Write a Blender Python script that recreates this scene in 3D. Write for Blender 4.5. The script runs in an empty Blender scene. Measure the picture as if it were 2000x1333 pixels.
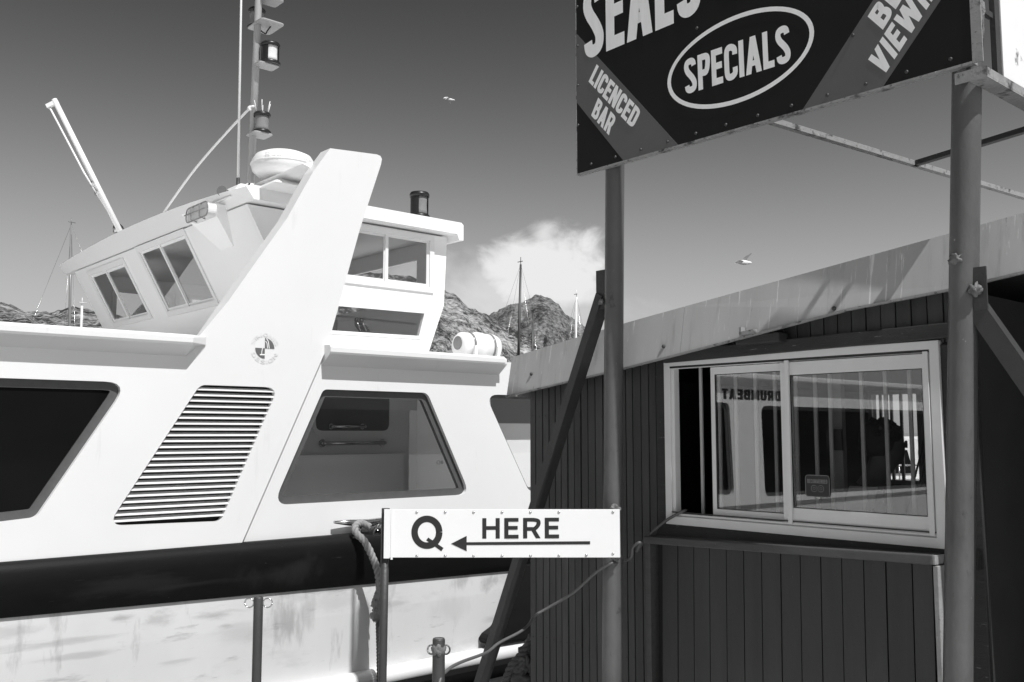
import bpy, bmesh, math, random
from mathutils import Vector, Matrix, noise
from mathutils.geometry import tessellate_polygon
random.seed(7)
R = math.radians
scene = bpy.context.scene
COL = scene.collection

# ------------------------------------------------------------------ camera
EYE, FPX, PITCH = 1.6, 1870.0, math.atan(179 / 1870)
cam_d = bpy.data.cameras.new('camera')
cam_d.sensor_width = 36
cam_d.lens = FPX / 2000 * 36
cam_d.clip_start = 0.05
cam_d.clip_end = 20000
cam = bpy.data.objects.new('camera', cam_d)
COL.objects.link(cam)
cam.location = (0, 0, EYE)
cam.rotation_euler = (R(90) + PITCH, 0, 0)
scene.camera = cam

# ------------------------------------------------------------------ sun, sky, exposure
SUN_EL = R(56)
SUN_AZ = R(142.6)                 # from +Y towards +X
sdir = Vector((math.sin(SUN_AZ) * math.cos(SUN_EL), math.cos(SUN_AZ) * math.cos(SUN_EL), math.sin(SUN_EL)))
sl = bpy.data.lights.new('sun', 'SUN')
sl.energy = 2.75
sl.angle = R(0.53)
sl.color = (1, 1, 1)
sun = bpy.data.objects.new('sun', sl)
COL.objects.link(sun)
sun.rotation_euler = (-sdir).to_track_quat('-Z', 'Y').to_euler()
sun.location = (20, -30, 60)

world = bpy.data.worlds.new('World')
scene.world = world
world.use_nodes = True
wn, wl = world.node_tree.nodes, world.node_tree.links
wn.clear()


def node(tree, typ, **kw):
    n = tree.nodes.new(typ)
    for k, v in kw.items():
        setattr(n, k, v)
    return n


def mth(tree, op, a, b=None, c=None, clamp=False):
    n = tree.nodes.new('ShaderNodeMath')
    n.operation = op
    n.use_clamp = clamp
    for i, x in enumerate((a, b, c)):
        if x is None:
            continue
        if isinstance(x, (int, float)):
            n.inputs[i].default_value = x
        else:
            tree.links.new(x, n.inputs[i])
    return n.outputs[0]


WT = world.node_tree
sky = node(WT, 'ShaderNodeTexSky', sky_type='NISHITA', sun_disc=False, sun_elevation=SUN_EL, sun_rotation=SUN_AZ,
           air_density=1.0, dust_density=0.6, ozone_density=1.0)
sep = node(WT, 'ShaderNodeSeparateColor')
wl.new(sky.outputs[0], sep.inputs[0])
# black and white film behind an orange filter: mostly the red record of the sky
lum = mth(WT, 'ADD', mth(WT, 'MULTIPLY', sep.outputs[0], .9), mth(WT, 'MULTIPLY', sep.outputs[1], .1))
# one bank of cloud over the peak, fixed in the sky by azimuth and elevation
tc = node(WT, 'ShaderNodeTexCoord')
sx = node(WT, 'ShaderNodeSeparateXYZ')
wl.new(tc.outputs['Generated'], sx.inputs[0])
az = mth(WT, 'ARCTAN2', sx.outputs[0], sx.outputs[1])
el = mth(WT, 'ARCSINE', sx.outputs[2])
nz = node(WT, 'ShaderNodeTexNoise')
nz.inputs['Scale'].default_value = 16
nz.inputs['Detail'].default_value = 7
nz.inputs['Roughness'].default_value = .58
nz.inputs['Distortion'].default_value = .35
mp = node(WT, 'ShaderNodeMapping')
mp.inputs['Scale'].default_value = (1, 1, 1.5)
wl.new(tc.outputs['Generated'], mp.inputs[0])
wl.new(mp.outputs[0], nz.inputs['Vector'])


def blob(a0, e0, ra, re, wob, soft0, soft1):
    da = mth(WT, 'DIVIDE', mth(WT, 'SUBTRACT', az, a0), ra)
    de = mth(WT, 'DIVIDE', mth(WT, 'SUBTRACT', el, e0), re)
    d = mth(WT, 'SQRT', mth(WT, 'ADD', mth(WT, 'MULTIPLY', da, da), mth(WT, 'MULTIPLY', de, de)))
    d = mth(WT, 'ADD', d, mth(WT, 'MULTIPLY', mth(WT, 'SUBTRACT', nz.outputs[0], .5), wob))
    n = node(WT, 'ShaderNodeMapRange', interpolation_type='SMOOTHSTEP')
    n.inputs['From Min'].default_value = soft1
    n.inputs['From Max'].default_value = soft0
    n.inputs['To Min'].default_value = 0
    n.inputs['To Max'].default_value = 1
    wl.new(d, n.inputs['Value'])
    return n.outputs[0]


c1 = blob(.036, .164, .074, .047, 1.6, .58, 1.15)
c2 = mth(WT, 'MULTIPLY', blob(-.030, .142, .080, .042, 1.9, .1, 1.3), .62)
c3 = mth(WT, 'MULTIPLY', blob(.012, .125, .110, .030, 1.6, .1, 1.35), .55)
c4 = mth(WT, 'MULTIPLY', blob(.034, .206, .020, .018, 2.4, .1, 1.2), .8)
cm = mth(WT, 'MAXIMUM', mth(WT, 'MAXIMUM', c1, c2), mth(WT, 'MAXIMUM', c3, c4))
SKY_GAIN, SKY_TOP, SKY_REF, CLOUD = 5.0, 4.2, 2.56, 6.1
mixv = node(WT, 'ShaderNodeMix', data_type='FLOAT')
wl.new(cm, mixv.inputs[0])
# film curve of the sky: steep in the deep blue, rolling off towards the pale horizon
fx_ = mth(WT, 'MULTIPLY', mth(WT, 'POWER', mth(WT, 'MULTIPLY', lum, 1 / SKY_REF), 3.5), SKY_GAIN)
wl.new(mth(WT, 'DIVIDE', fx_, mth(WT, 'ADD', mth(WT, 'MULTIPLY', fx_, 1 / SKY_TOP), 1)), mixv.inputs[2])
mixv.inputs[3].default_value = CLOUD
comb = node(WT, 'ShaderNodeCombineColor')
for i in range(3):
    wl.new(mixv.outputs[0], comb.inputs[i])
bg = node(WT, 'ShaderNodeBackground')
bg.inputs['Strength'].default_value = .076
wl.new(comb.outputs[0], bg.inputs[0])
wo = node(WT, 'ShaderNodeOutputWorld')
wl.new(bg.outputs[0], wo.inputs[0])

vs = scene.view_settings
vs.view_transform = 'Standard'
vs.look = 'None'
vs.gamma = 1
vs.use_curve_mapping = False
vs.exposure = 0.85
scene.cycles.max_bounces = 10
scene.cycles.transparent_max_bounces = 16


# ------------------------------------------------------------------ calibrated frames (metres)
def ray(px, py):
    u, v = (px - 1000) / FPX, (666.5 - py) / FPX
    c, s = math.cos(PITCH), math.sin(PITCH)
    return Vector((u, c - v * s, s + v * c))


class Frame:
    """A vertical reference frame: local x along a wall, local y away from the viewer, z up."""

    def __init__(f, o, ax, base):
        a = Vector((ax[0], ax[1])).normalized()
        f.o, f.x, f.y, f.base = Vector((o[0], o[1])), a, Vector((-a.y, a.x)), base
        f.ang = math.atan2(a.y, a.x)

    def px(f, px, py, y=0.0):                   # point of the plane local y = const, as (x, z above base)
        d = ray(px, py)
        k = (y + f.o.dot(f.y)) / (d.x * f.y.x + d.y * f.y.y)
        w = Vector((d.x * k, d.y * k)) - f.o
        return (w.dot(f.x), EYE + d.z * k - f.base)

    def p3(f, px, py, y=0.0):
        x, z = f.px(px, py, y)
        return Vector((x, y, z))

    def loc(f, w):                              # world point to local
        v = Vector((w[0], w[1])) - f.o
        return Vector((v.dot(f.x), v.dot(f.y), w[2] - f.base))

    def plane(f, px, py, p0, n):                # any local plane
        d = ray(px, py)
        dl = Vector((d.x * f.x.x + d.y * f.x.y, d.x * f.y.x + d.y * f.y.y, d.z))
        ol = f.loc((0, 0, EYE))
        k = (Vector(p0) - ol).dot(Vector(n)) / dl.dot(Vector(n))
        return ol + dl * k


WATER, QUAY = -1.6, -.55
BF = Frame((0, 10), (1.1433, 1.0045), WATER)
KF = Frame((0.13414, 7.22464), (.879, -1.0045), QUAY)
LAM = 1.107                                     # the posts stand 0.28 m in front of the kiosk wall
SF = Frame((0.59607 * LAM, 5.6 * LAM), (.879, -1.0045), QUAY)
bz = lambda z: z - WATER                        # heights above the quay datum to local heights
kz = lambda z: z - QUAY


def at_depth(px, py, dep):
    d = ray(px, py)
    k = dep / d.y
    return Vector((d.x * k, dep, EYE + d.z * k))


# ------------------------------------------------------------------ materials
def mat(name, g, rough=.5, metal=0.0, var=0.0, scale=4.0, stretch=(1, 1, 1), bump=0.0, bscale=60.0, spec=.5,
        spots=None, rnd=0.0, streak=None):
    """Procedural grey paint: base value, broad tone variation, optional worn spots, bump, per-object variation."""
    m = bpy.data.materials.new(name)
    m.use_nodes = True
    t = m.node_tree
    p = t.nodes['Principled BSDF']
    p.inputs['Roughness'].default_value = rough
    p.inputs['Metallic'].default_value = metal
    p.inputs['Specular IOR Level'].default_value = spec
    co = node(t, 'ShaderNodeTexCoord').outputs['Object']
    mpn = node(t, 'ShaderNodeMapping')
    mpn.inputs['Scale'].default_value = stretch
    t.links.new(co, mpn.inputs[0])

    def nzt(sc, det=5, rough_=.6, vec=None):
        n = node(t, 'ShaderNodeTexNoise')
        n.inputs['Scale'].default_value = sc
        n.inputs['Detail'].default_value = det
        n.inputs['Roughness'].default_value = rough_
        t.links.new(vec or mpn.outputs[0], n.inputs['Vector'])
        return n.outputs[0]
    val = None
    if var:
        val = mth(t, 'MULTIPLY', mth(t, 'ADD', mth(t, 'MULTIPLY', mth(t, 'SUBTRACT', nzt(scale), .5), 2.2 * var), 1), g)
    if rnd:
        oi = node(t, 'ShaderNodeObjectInfo').outputs['Random']
        f = mth(t, 'ADD', mth(t, 'MULTIPLY', mth(t, 'SUBTRACT', oi, .5), 2 * rnd), 1)
        val = mth(t, 'MULTIPLY', val if val is not None else g, f)

    def over(val, fac, tone):
        mx = node(t, 'ShaderNodeMix', data_type='FLOAT')
        t.links.new(fac, mx.inputs[0])
        if isinstance(val, float) or val is None:
            mx.inputs[2].default_value = g
        else:
            t.links.new(val, mx.inputs[2])
        mx.inputs[3].default_value = tone
        return mx.outputs[0]

    def thresh(v, lo, hi, amount=1.0):
        mr = node(t, 'ShaderNodeMapRange')
        mr.inputs['From Min'].default_value = lo
        mr.inputs['From Max'].default_value = hi
        mr.inputs['To Max'].default_value = amount
        t.links.new(v, mr.inputs['Value'])
        return mr.outputs[0]
    for (sc, lo, hi, tone, st) in (spots or []):
        v = mpn.outputs[0]
        if st:
            m2 = node(t, 'ShaderNodeMapping')
            m2.inputs['Scale'].default_value = st
            t.links.new(co, m2.inputs[0])
            v = m2.outputs[0]
        val = over(val, thresh(nzt(sc, 6, .65, v), lo, hi), tone)
    if val is not None:
        cc = node(t, 'ShaderNodeCombineColor')
        for i in range(3):
            t.links.new(val, cc.inputs[i])
        t.links.new(cc.outputs[0], p.inputs['Base Color'])
    else:
        p.inputs['Base Color'].default_value = (g, g, g, 1)
    if bump:
        b = node(t, 'ShaderNodeBump')
        b.inputs['Strength'].default_value = bump
        b.inputs['Distance'].default_value = .01
        t.links.new(nzt(bscale, 6), b.inputs['Height'])
        t.links.new(b.outputs[0], p.inputs['Normal'])
    return m


def glass(name, refl, tint):
    m = bpy.data.materials.new(name)
    m.use_nodes = True
    t = m.node_tree
    t.nodes.clear()
    tr = node(t, 'ShaderNodeBsdfTransparent')
    tr.inputs[0].default_value = (tint, tint, tint, 1)
    gl = node(t, 'ShaderNodeBsdfGlossy')
    gl.inputs['Roughness'].default_value = .0
    gl.inputs[0].default_value = (1, 1, 1, 1)
    lw = node(t, 'ShaderNodeLayerWeight')
    lw.inputs['Blend'].default_value = .25
    fac = mth(t, 'ADD', mth(t, 'MULTIPLY', lw.outputs['Facing'], .25), refl, clamp=True)
    mx = node(t, 'ShaderNodeMixShader')
    t.links.new(fac, mx.inputs[0])
    t.links.new(tr.outputs[0], mx.inputs[1])
    t.links.new(gl.outputs[0], mx.inputs[2])
    o = node(t, 'ShaderNodeOutputMaterial')
    t.links.new(mx.outputs[0], o.inputs[0])
    return m


M = dict(
    white=mat('gelcoat_lifted_for_shade', .86, .32, var=.03, scale=1.3, bump=.02, bscale=3),  # boat white raised in tone so the shaded wheelhouse front looks better lit
    side=mat('side_white_toned_for_sun', .72, .4, var=.05, scale=1.1, bump=.03, bscale=2.5, spots=[(3, .62, .9, .55, (2.5, 1, .35)), (40, .76, .80, .3, (1, 1, .5))]),  # same boat white, toned down in colour where full sun falls
    whitem=mat('white_enamel', .78, .4, var=.04, scale=6),
    hull=mat('scuffed_white_hull', .62, .5, var=.10, scale=1.6, stretch=(1, 1, .5), bump=.04, bscale=4,
             spots=[(1.1, .54, .80, .34, (.6, 1, 1.8)), (2.2, .60, .76, .22, (.5, 1, 2.4)),
                    (1.5, .60, .80, .20, (2.4, 1, .6)), (30, .66, .74, .42, (.25, 1, 2))]),
    rubber=mat('black_rubber', .009, .5, spec=.12, var=.3, scale=3, stretch=(1, 1, 4), bump=.12, bscale=20,
               spots=[(8, .68, .8, .05, (.6, 1, 5)), (40, .72, .78, .22, (.5, 1, 1.5)), (26, .69, .73, .09, (.12, 1, 3.5))]),
    gasket=mat('grey_rubber_gasket', .075, .55, var=.25, scale=14),
    glass=glass('boat_glass', .035, .95),
    clearglass=glass('wheelhouse_glass', .035, .93),
    kglass=glass('kiosk_glass', .105, .86),
    blackglass=mat('black_tinted_glass', .006, .06, spec=.05, var=.2, scale=2),
    dark=mat('dark_void', .012, .8, var=.2, scale=5),
    inner=mat('cabin_lining', .78, .5, var=.05, scale=5),
    innerdark=mat('dark_console', .04, .5, var=.2, scale=9),
    innerpane=mat('dim_inner_pane', .14, .25, var=.2, scale=3),
    chrome=mat('stainless_steel', .55, .22, 1.0, var=.1, scale=20),
    black=mat('black_plastic', .016, .35, var=.2, scale=30),
    lens=mat('ribbed_lens', .22, .2, var=.15, scale=25),
    lensw=mat('white_lens', .7, .2, var=.1, scale=25),
    alu=mat('white_aluminium_frame', .70, .42, var=.07, scale=9, stretch=(1, 1, 1), spots=[(60, .72, .8, .3, None)]),
    board=mat('dark_painted_board', .050, .55, var=.4, scale=3, stretch=(6, 6, .6), bump=.3, bscale=40, rnd=.2,
              spots=[(22, .72, .80, .13, (4, 4, .5)), (16, .70, .80, .03, (5, 5, .4))]),
    panel=mat('dark_counter_panel', .025, .5, var=.4, scale=2.5, stretch=(5, 5, .5), bump=.25, bscale=35, rnd=.16,
              spots=[(30, .735, .79, .22, (3, 3, .45)), (12, .70, .82, .02, (5, 5, .4))]),
    trim=mat('weathered_dark_timber', .026, .65, var=.35, scale=8, stretch=(1, 4, 6), bump=.5, bscale=45,
             spots=[(18, .66, .73, .26, (.6, 3, 3)), (9, .62, .8, .012, None)]),
    counter=mat('worn_counter_timber', .062, .6, var=.35, scale=6, stretch=(1, 4, 6), bump=.4, bscale=45, spots=[(24, .70, .76, .40, (.5, 3, 3))]),
    rawwood=mat('bare_cut_timber', .30, .7, var=.3, scale=14, bump=.4, bscale=50, spots=[(30, .62, .75, .08, None)]),
    fascia=mat('streaked_grey_fascia', .40, .55, var=.16, scale=2.2, stretch=(2.2, 1, .5), bump=.1, bscale=12,
               spots=[(5, .56, .85, .24, (4, 1, .4)), (6, .615, .66, .62, (7, 1, .25)), (14, .65, .69, .72, (6, 1, .3)), (9, .66, .72, .16, (3, 1, .4)), (34, .72, .78, .75, (2, 1, .5))]),
    post=mat('painted_steel_pipe', .092, .36, var=.35, scale=5, stretch=(1, 1, .5), bump=.35, bscale=30,
             spots=[(5, .56, .74, .055, (1, 1, .35)), (14, .63, .70, .05, (1, 1, .6)), (26, .69, .74, .30, (1, 1, .6)), (9, .70, .735, .34, (2, 2, .25))]),
    steel=mat('weathered_flat_steel', .042, .5, var=.3, scale=7, bump=.3, bscale=45, spots=[(20, .66, .75, .02, None)]),
    rust=mat('flaking_galvanised_steel', .28, .5, var=.35, scale=9, bump=.45, bscale=40,
             spots=[(9, .54, .64, .05, (1, 1, 1)), (30, .60, .68, .07, None), (40, .66, .72, .62, None)]),
    weld=mat('crusty_weld', .14, .6, var=.7, scale=24, bump=.9, bscale=60),
    signblack=mat('black_sign_vinyl', .011, .5, spec=.25, var=.2, scale=3, spots=[(38, .765, .80, .2, None)]),
    signgrey=mat('grey_sign_vinyl', .105, .5, var=.1, scale=4, spots=[(45, .76, .80, .4, None)]),
    print=mat('pale_vinyl_letters', .88, .5, var=.08, scale=7, stretch=(4, 4, .6), spots=[(50, .74, .8, .35, None)]),
    qwhite=mat('white_sign_enamel', .78, .45, var=.04, scale=6, spots=[(14, .72, .80, .45, (3, 3, 1))]),
    ink=mat('black_letters', .014, .5, var=.15, scale=9, spots=[(60, .80, .82, .5, None)]),
    pale=mat('pale_engraved_print', .69, .5, var=.03, scale=9),
    emblem=mat('emblem_grey', .12, .5, var=.1, scale=40),
    sidewhite=mat('peeling_white_sheet', .78, .5, var=.05, scale=4, spots=[(7, .63, .68, .16, (1.3, 1, .7)), (22, .70, .75, .05, None)]),
    rope=mat('worn_rope', .27, .85, var=.3, scale=14, bump=.5, bscale=120),
    rope2=mat('dark_wet_rope', .10, .85, var=.4, scale=12, bump=.5, bscale=120),
    cable=mat('grey_cable', .10, .5, var=.15, scale=20),
    concrete=mat('pale_concrete', .56, .8, var=.14, scale=.8, bump=.3, bscale=14, spots=[(.35, .58, .75, .30, None)]),
    water=mat('harbour_water', .02, .08, bump=.6, bscale=1.3, var=.1, scale=.2),
    skin=mat('skin_tone', .11, .5, var=.05, scale=10),
    hair=mat('dark_hair', .012, .5, var=.3, scale=60, bump=.6, bscale=90),
    cloth=mat('dark_cloth', .02, .8, var=.2, scale=14),
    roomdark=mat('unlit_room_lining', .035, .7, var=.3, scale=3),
    bar=mat('pale_burglar_bar', .46, .4, var=.1, scale=12),
    gull=mat('gull_plumage', .70, .6, var=.08, scale=10),
    gullwing=mat('grey_wing', .10, .6, var=.1, scale=10),
    card=mat('grey_card', .30, .5, var=.1, scale=10),
    mastgrey=mat('grey_mast_paint', .36, .4, var=.12, scale=5),
    mastdark=mat('varnished_mast', .05, .4, var=.2, scale=2),
)


def rock_material(name, dark, light, lo, hi, sc):
    m = bpy.data.materials.new(name)
    m.use_nodes = True
    t = m.node_tree
    p = t.nodes['Principled BSDF']
    p.inputs['Roughness'].default_value = .95
    p.inputs['Specular IOR Level'].default_value = .1
    co = node(t, 'ShaderNodeTexCoord').outputs['Object']
    mp_ = node(t, 'ShaderNodeMapping')
    mp_.inputs['Scale'].default_value = (1, .28, 1.3)
    t.links.new(co, mp_.inputs[0])

    def nzt(s, d=8, r=.7, v=None):
        n = node(t, 'ShaderNodeTexNoise')
        n.inputs['Scale'].default_value = s
        n.inputs['Detail'].default_value = d
        n.inputs['Roughness'].default_value = r
        t.links.new(v or mp_.outputs[0], n.inputs['Vector'])
        return n.outputs[0]
    big, mid, fine = nzt(sc * .08, 4), nzt(sc * .5), nzt(sc * 2.2, 4, .8)
    ms = node(t, 'ShaderNodeMapping')
    ms.inputs['Scale'].default_value = (.5, .2, 7.0)
    t.links.new(co, ms.inputs[0])
    strata = nzt(sc * .35, 5, .6, ms.outputs[0])
    v = mth(t, 'ADD', mth(t, 'MULTIPLY', big, .45), mth(t, 'ADD', mth(t, 'MULTIPLY', mid, .3),
            mth(t, 'ADD', mth(t, 'MULTIPLY', fine, .62), mth(t, 'MULTIPLY', strata, .05))))
    mr = node(t, 'ShaderNodeMapRange')
    mr.inputs['From Min'].default_value = lo
    mr.inputs['From Max'].default_value = hi
    mr.inputs['To Min'].default_value = dark
    mr.inputs['To Max'].default_value = light
    t.links.new(v, mr.inputs['Value'])
    cc = node(t, 'ShaderNodeCombineColor')
    for i in range(3):
        t.links.new(mr.outputs[0], cc.inputs[i])
    t.links.new(cc.outputs[0], p.inputs['Base Color'])
    b = node(t, 'ShaderNodeBump')
    b.inputs['Strength'].default_value = .8
    b.inputs['Distance'].default_value = 6
    t.links.new(mth(t, 'ADD', mid, fine), b.inputs['Height'])
    t.links.new(b.outputs[0], p.inputs['Normal'])
    return m


def stain(m, spots, gain=1.0):
    """Worn patches with a shape and place of their own: (x, z, rx, rz, tone, amount, fineness)."""
    t = m.node_tree
    p = t.nodes['Principled BSDF']
    co = node(t, 'ShaderNodeTexCoord').outputs['Object']
    sx_ = node(t, 'ShaderNodeSeparateXYZ')
    t.links.new(co, sx_.inputs[0])
    lk = p.inputs['Base Color'].links
    cur = lk[0].from_socket
    for (x, z, rx, rz, tone, amt, fine, st) in spots:
        mpn = node(t, 'ShaderNodeMapping')
        mpn.inputs['Scale'].default_value = st
        mpn.inputs['Location'].default_value = (x * 3, 0, z * 5)
        t.links.new(co, mpn.inputs[0])
        n = node(t, 'ShaderNodeTexNoise')
        n.inputs['Scale'].default_value = fine
        n.inputs['Detail'].default_value = 7
        n.inputs['Roughness'].default_value = .65
        t.links.new(mpn.outputs[0], n.inputs['Vector'])
        dx = mth(t, 'DIVIDE', mth(t, 'SUBTRACT', sx_.outputs[0], x), rx)
        dz = mth(t, 'DIVIDE', mth(t, 'SUBTRACT', sx_.outputs[2], z), rz)
        d = mth(t, 'SQRT', mth(t, 'ADD', mth(t, 'MULTIPLY', dx, dx), mth(t, 'MULTIPLY', dz, dz)))
        d = mth(t, 'SUBTRACT', d, mth(t, 'MULTIPLY', mth(t, 'SUBTRACT', n.outputs[0], .5), 3.2))
        mr = node(t, 'ShaderNodeMapRange', interpolation_type='SMOOTHSTEP')
        mr.inputs['From Min'].default_value = 1.15
        mr.inputs['From Max'].default_value = .1
        mr.inputs['To Min'].default_value = 0
        mr.inputs['To Max'].default_value = amt * gain
        t.links.new(d, mr.inputs['Value'])
        mx = node(t, 'ShaderNodeMix', data_type='RGBA')
        t.links.new(mr.outputs[0], mx.inputs[0])
        t.links.new(cur, mx.inputs[6])
        mx.inputs[7].default_value = (tone, tone, tone, 1)
        cur = mx.outputs[2]
    t.links.new(cur, p.inputs['Base Color'])


_sp = []
for px_, py_, rx_, rz_, tn_, am_, fi_, st_ in (
        (560, 1215, .17, .26, .13, .75, 5, (2, 1, .5)), (600, 1200, .10, .18, .2, .5, 5, (2, 1, .5)), (425, 1200, .22, .05, .16, .7, 4, (.6, 1, 3)),
        (440, 1222, .12, .03, .14, .7, 4, (.6, 1, 3)), (310, 1210, .14, .07, .2, .55, 6, (1, 1, 2)), (235, 1208, .10, .03, .14, .7, 5, (.6, 1, 3)),
        (90, 1258, .5, .035, .2, .6, 4, (.4, 1, 4)), (160, 1280, .3, .03, .22, .55, 4, (.4, 1, 4)), (345, 1293, .2, .03, .24, .5, 4, (.5, 1, 3)),
        (30, 1235, .2, .06, .25, .5, 5, (.7, 1, 2)), (900, 1135, .14, .10, .16, .65, 6, (2, 1, .7)), (955, 1135, .12, .10, .15, .7, 6, (1.5, 1, 1)),
        (770, 1180, .2, .04, .2, .5, 4, (.5, 1, 3)), (965, 1210, .16, .04, .22, .5, 4, (.5, 1, 3)), (480, 1230, .3, .12, .35, .5, 3, (.6, 1, 2)),
        (660, 1180, .3, .10, .36, .5, 3, (.6, 1, 1.5)), (870, 1190, .35, .15, .40, .5, 3, (1.4, 1, .6))):
    x_, z_ = BF.px(px_, py_, 0)
    _sp.append((x_, z_, rx_, rz_, tn_, am_, fi_, st_))
stain(M['hull'], _sp, .62)
stain(M['rubber'], [BF.px(*q, -.12) + (rx_, rz_, .03, .5, 5, st_) for q, rx_, rz_, st_ in
                    (((590, 1115), .22, .16, (1.5, 1, .7)), ((420, 1138), .5, .025, (.4, 1, 4)), ((540, 1125), .4, .12, (1, 1, .6)), ((250, 1150), .5, .1, (.5, 1, 2)))])
# the pipe posts were repainted: the upper part is the older, darker coat
stain(M['post'], [(1.0, 5.35, 40, 1.95, .07, .85, 2.0, (1, 1, .15))])


# ------------------------------------------------------------------ mesh helpers
class MB:
    """Collects shapes and links them as one mesh object."""

    def __init__(s):
        s.bm = bmesh.new()

    def quadbox(s, c, mi=0):                    # 8 corners: bottom 4 then top 4
        v = [s.bm.verts.new(p) for p in c]
        for f in ((3, 2, 1, 0), (4, 5, 6, 7), (0, 1, 5, 4), (1, 2, 6, 5), (2, 3, 7, 6), (3, 0, 4, 7)):
            s.bm.faces.new([v[i] for i in f]).material_index = mi
        return s

    def box(s, a, b, mi=0):
        x0, y0, z0 = a
        x1, y1, z1 = b
        return s.quadbox([(x0, y0, z0), (x1, y0, z0), (x1, y1, z0), (x0, y1, z0),
                          (x0, y0, z1), (x1, y0, z1), (x1, y1, z1), (x0, y1, z1)], mi)

    def bar(s, p, q, w, h, up=(0, 0, 1), mi=0):
        p, q = Vector(p), Vector(q)
        d = (q - p).normalized()
        sd = d.cross(Vector(up)).normalized() * (w / 2)
        u = sd.cross(d).normalized() * (h / 2)
        return s.quadbox([p - sd - u, p + sd - u, p + sd + u, p - sd + u,
                          q - sd - u, q + sd - u, q + sd + u, q - sd + u], mi)

    def tube(s, pts, r, n=12, mi=0, cap=True):
        pts = [Vector(p) for p in pts]
        rr = r if isinstance(r, (list, tuple)) else [r] * len(pts)
        rings = []
        ref = None
        for i, p in enumerate(pts):
            d = (pts[min(i + 1, len(pts) - 1)] - pts[max(i - 1, 0)]).normalized()
            if ref is None:
                ref = Vector((0, 0, 1)) if abs(d.z) < .9 else Vector((1, 0, 0))
            a = (ref - d * ref.dot(d)).normalized()
            ref = a
            b = d.cross(a)
            rings.append([s.bm.verts.new(p + (a * math.cos(k * 2 * math.pi / n) + b * math.sin(k * 2 * math.pi / n)) * rr[i])
                          for k in range(n)])
        for A, B in zip(rings, rings[1:]):
            for k in range(n):
                f = s.bm.faces.new((A[k], A[(k + 1) % n], B[(k + 1) % n], B[k]))
                f.smooth = True
                f.material_index = mi
        if cap:
            s.bm.faces.new(rings[0][::-1]).material_index = mi
            s.bm.faces.new(rings[-1]).material_index = mi
        return s

    def lathe(s, prof, o, axis=(0, 0, 1), n=24, mi=0, smooth=True):   # prof: (radius, along)
        o, d = Vector(o), Vector(axis).normalized()
        ref = Vector((1, 0, 0)) if abs(d.x) < .9 else Vector((0, 1, 0))
        a = (ref - d * ref.dot(d)).normalized()
        b = d.cross(a)
        rings = [[s.bm.verts.new(o + d * h + (a * math.cos(k * 2 * math.pi / n) + b * math.sin(k * 2 * math.pi / n)) * max(r, 1e-4))
                  for k in range(n)] for r, h in prof]
        for A, B in zip(rings, rings[1:]):
            for k in range(n):
                f = s.bm.faces.new((A[k], A[(k + 1) % n], B[(k + 1) % n], B[k]))
                f.smooth = smooth
                f.material_index = mi
        s.bm.faces.new(rings[0][::-1]).material_index = mi
        s.bm.faces.new(rings[-1]).material_index = mi
        return s

    def plate(s, outer, holes, front, back, mi=0):
        """A sheet with holes. outer/holes: 2D loops. front/back: maps (a, b) -> 3D."""
        loops = [outer] + list(holes)
        flat = [p for l in loops for p in l]
        tris = tessellate_polygon([[Vector((p[0], p[1], 0)) for p in l] for l in loops])
        vf = [s.bm.verts.new(front(*p)) for p in flat]
        vb = [s.bm.verts.new(back(*p)) for p in flat]
        for t in tris:
            for vv in ((vf, t), (vb, t[::-1])):
                try:
                    s.bm.faces.new([vv[0][i] for i in vv[1]]).material_index = mi
                except ValueError:
                    pass
        k = 0
        for l in loops:
            n = len(l)
            for i in range(n):
                a, b = k + i, k + (i + 1) % n
                s.bm.faces.new((vf[a], vf[b], vb[b], vb[a])).material_index = mi
            k += n
        return s

    def extrude_profile(s, prof, p0, p1, mi=0):  # prof: list of 3D offsets
        a = [s.bm.verts.new(Vector(p0) + Vector(o)) for o in prof]
        b = [s.bm.verts.new(Vector(p1) + Vector(o)) for o in prof]
        n = len(prof)
        for i in range(n):
            s.bm.faces.new((a[i], a[(i + 1) % n], b[(i + 1) % n], b[i])).material_index = mi
        s.bm.faces.new(a[::-1]).material_index = mi
        s.bm.faces.new(b).material_index = mi
        return s

    def lump(s, c, r, sub=2, amp=.35, mi=0, seed=0.0, squash=(1, 1, 1)):
        ret = bmesh.ops.create_icosphere(s.bm, subdivisions=sub, radius=1)
        for v in ret['verts']:
            k = 1 + amp * noise.noise(v.co * 2.3 + Vector((seed, seed * 1.7, 3)))
            v.co = Vector((v.co.x * squash[0], v.co.y * squash[1], v.co.z * squash[2])) * r * k + Vector(c)
        fs = set(f for v in ret['verts'] for f in v.link_faces)
        for f in fs:
            f.smooth = True
            f.material_index = mi
        return s

    def build(s, name, mats, parent=None, bevel=0, normals=True):
        if normals:
            bmesh.ops.recalc_face_normals(s.bm, faces=s.bm.faces)
        me = bpy.data.meshes.new(name)
        s.bm.to_mesh(me)
        s.bm.free()
        for m_ in (mats if isinstance(mats, (list, tuple)) else [mats]):
            me.materials.append(m_)
        o = bpy.data.objects.new(name, me)
        COL.objects.link(o)
        if parent:
            o.parent = parent
        if bevel:
            b = o.modifiers.new('bevel', 'BEVEL')
            b.width = bevel
            b.segments = 2
            b.limit_method = 'ANGLE'
        return o


def tag(o, label=None, cat=None, group=None, kind=None):
    for k, v in (('label', label), ('category', cat), ('group', group), ('kind', kind)):
        if v:
            o[k] = v
    return o


def thing(name, label, cat, loc=(0, 0, 0), rz=0.0, group=None):
    o = bpy.data.objects.new(name, None)
    o.empty_display_size = .1
    COL.objects.link(o)
    o.location = loc
    o.rotation_euler = (0, 0, rz)
    return tag(o, label, cat, group)


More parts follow.
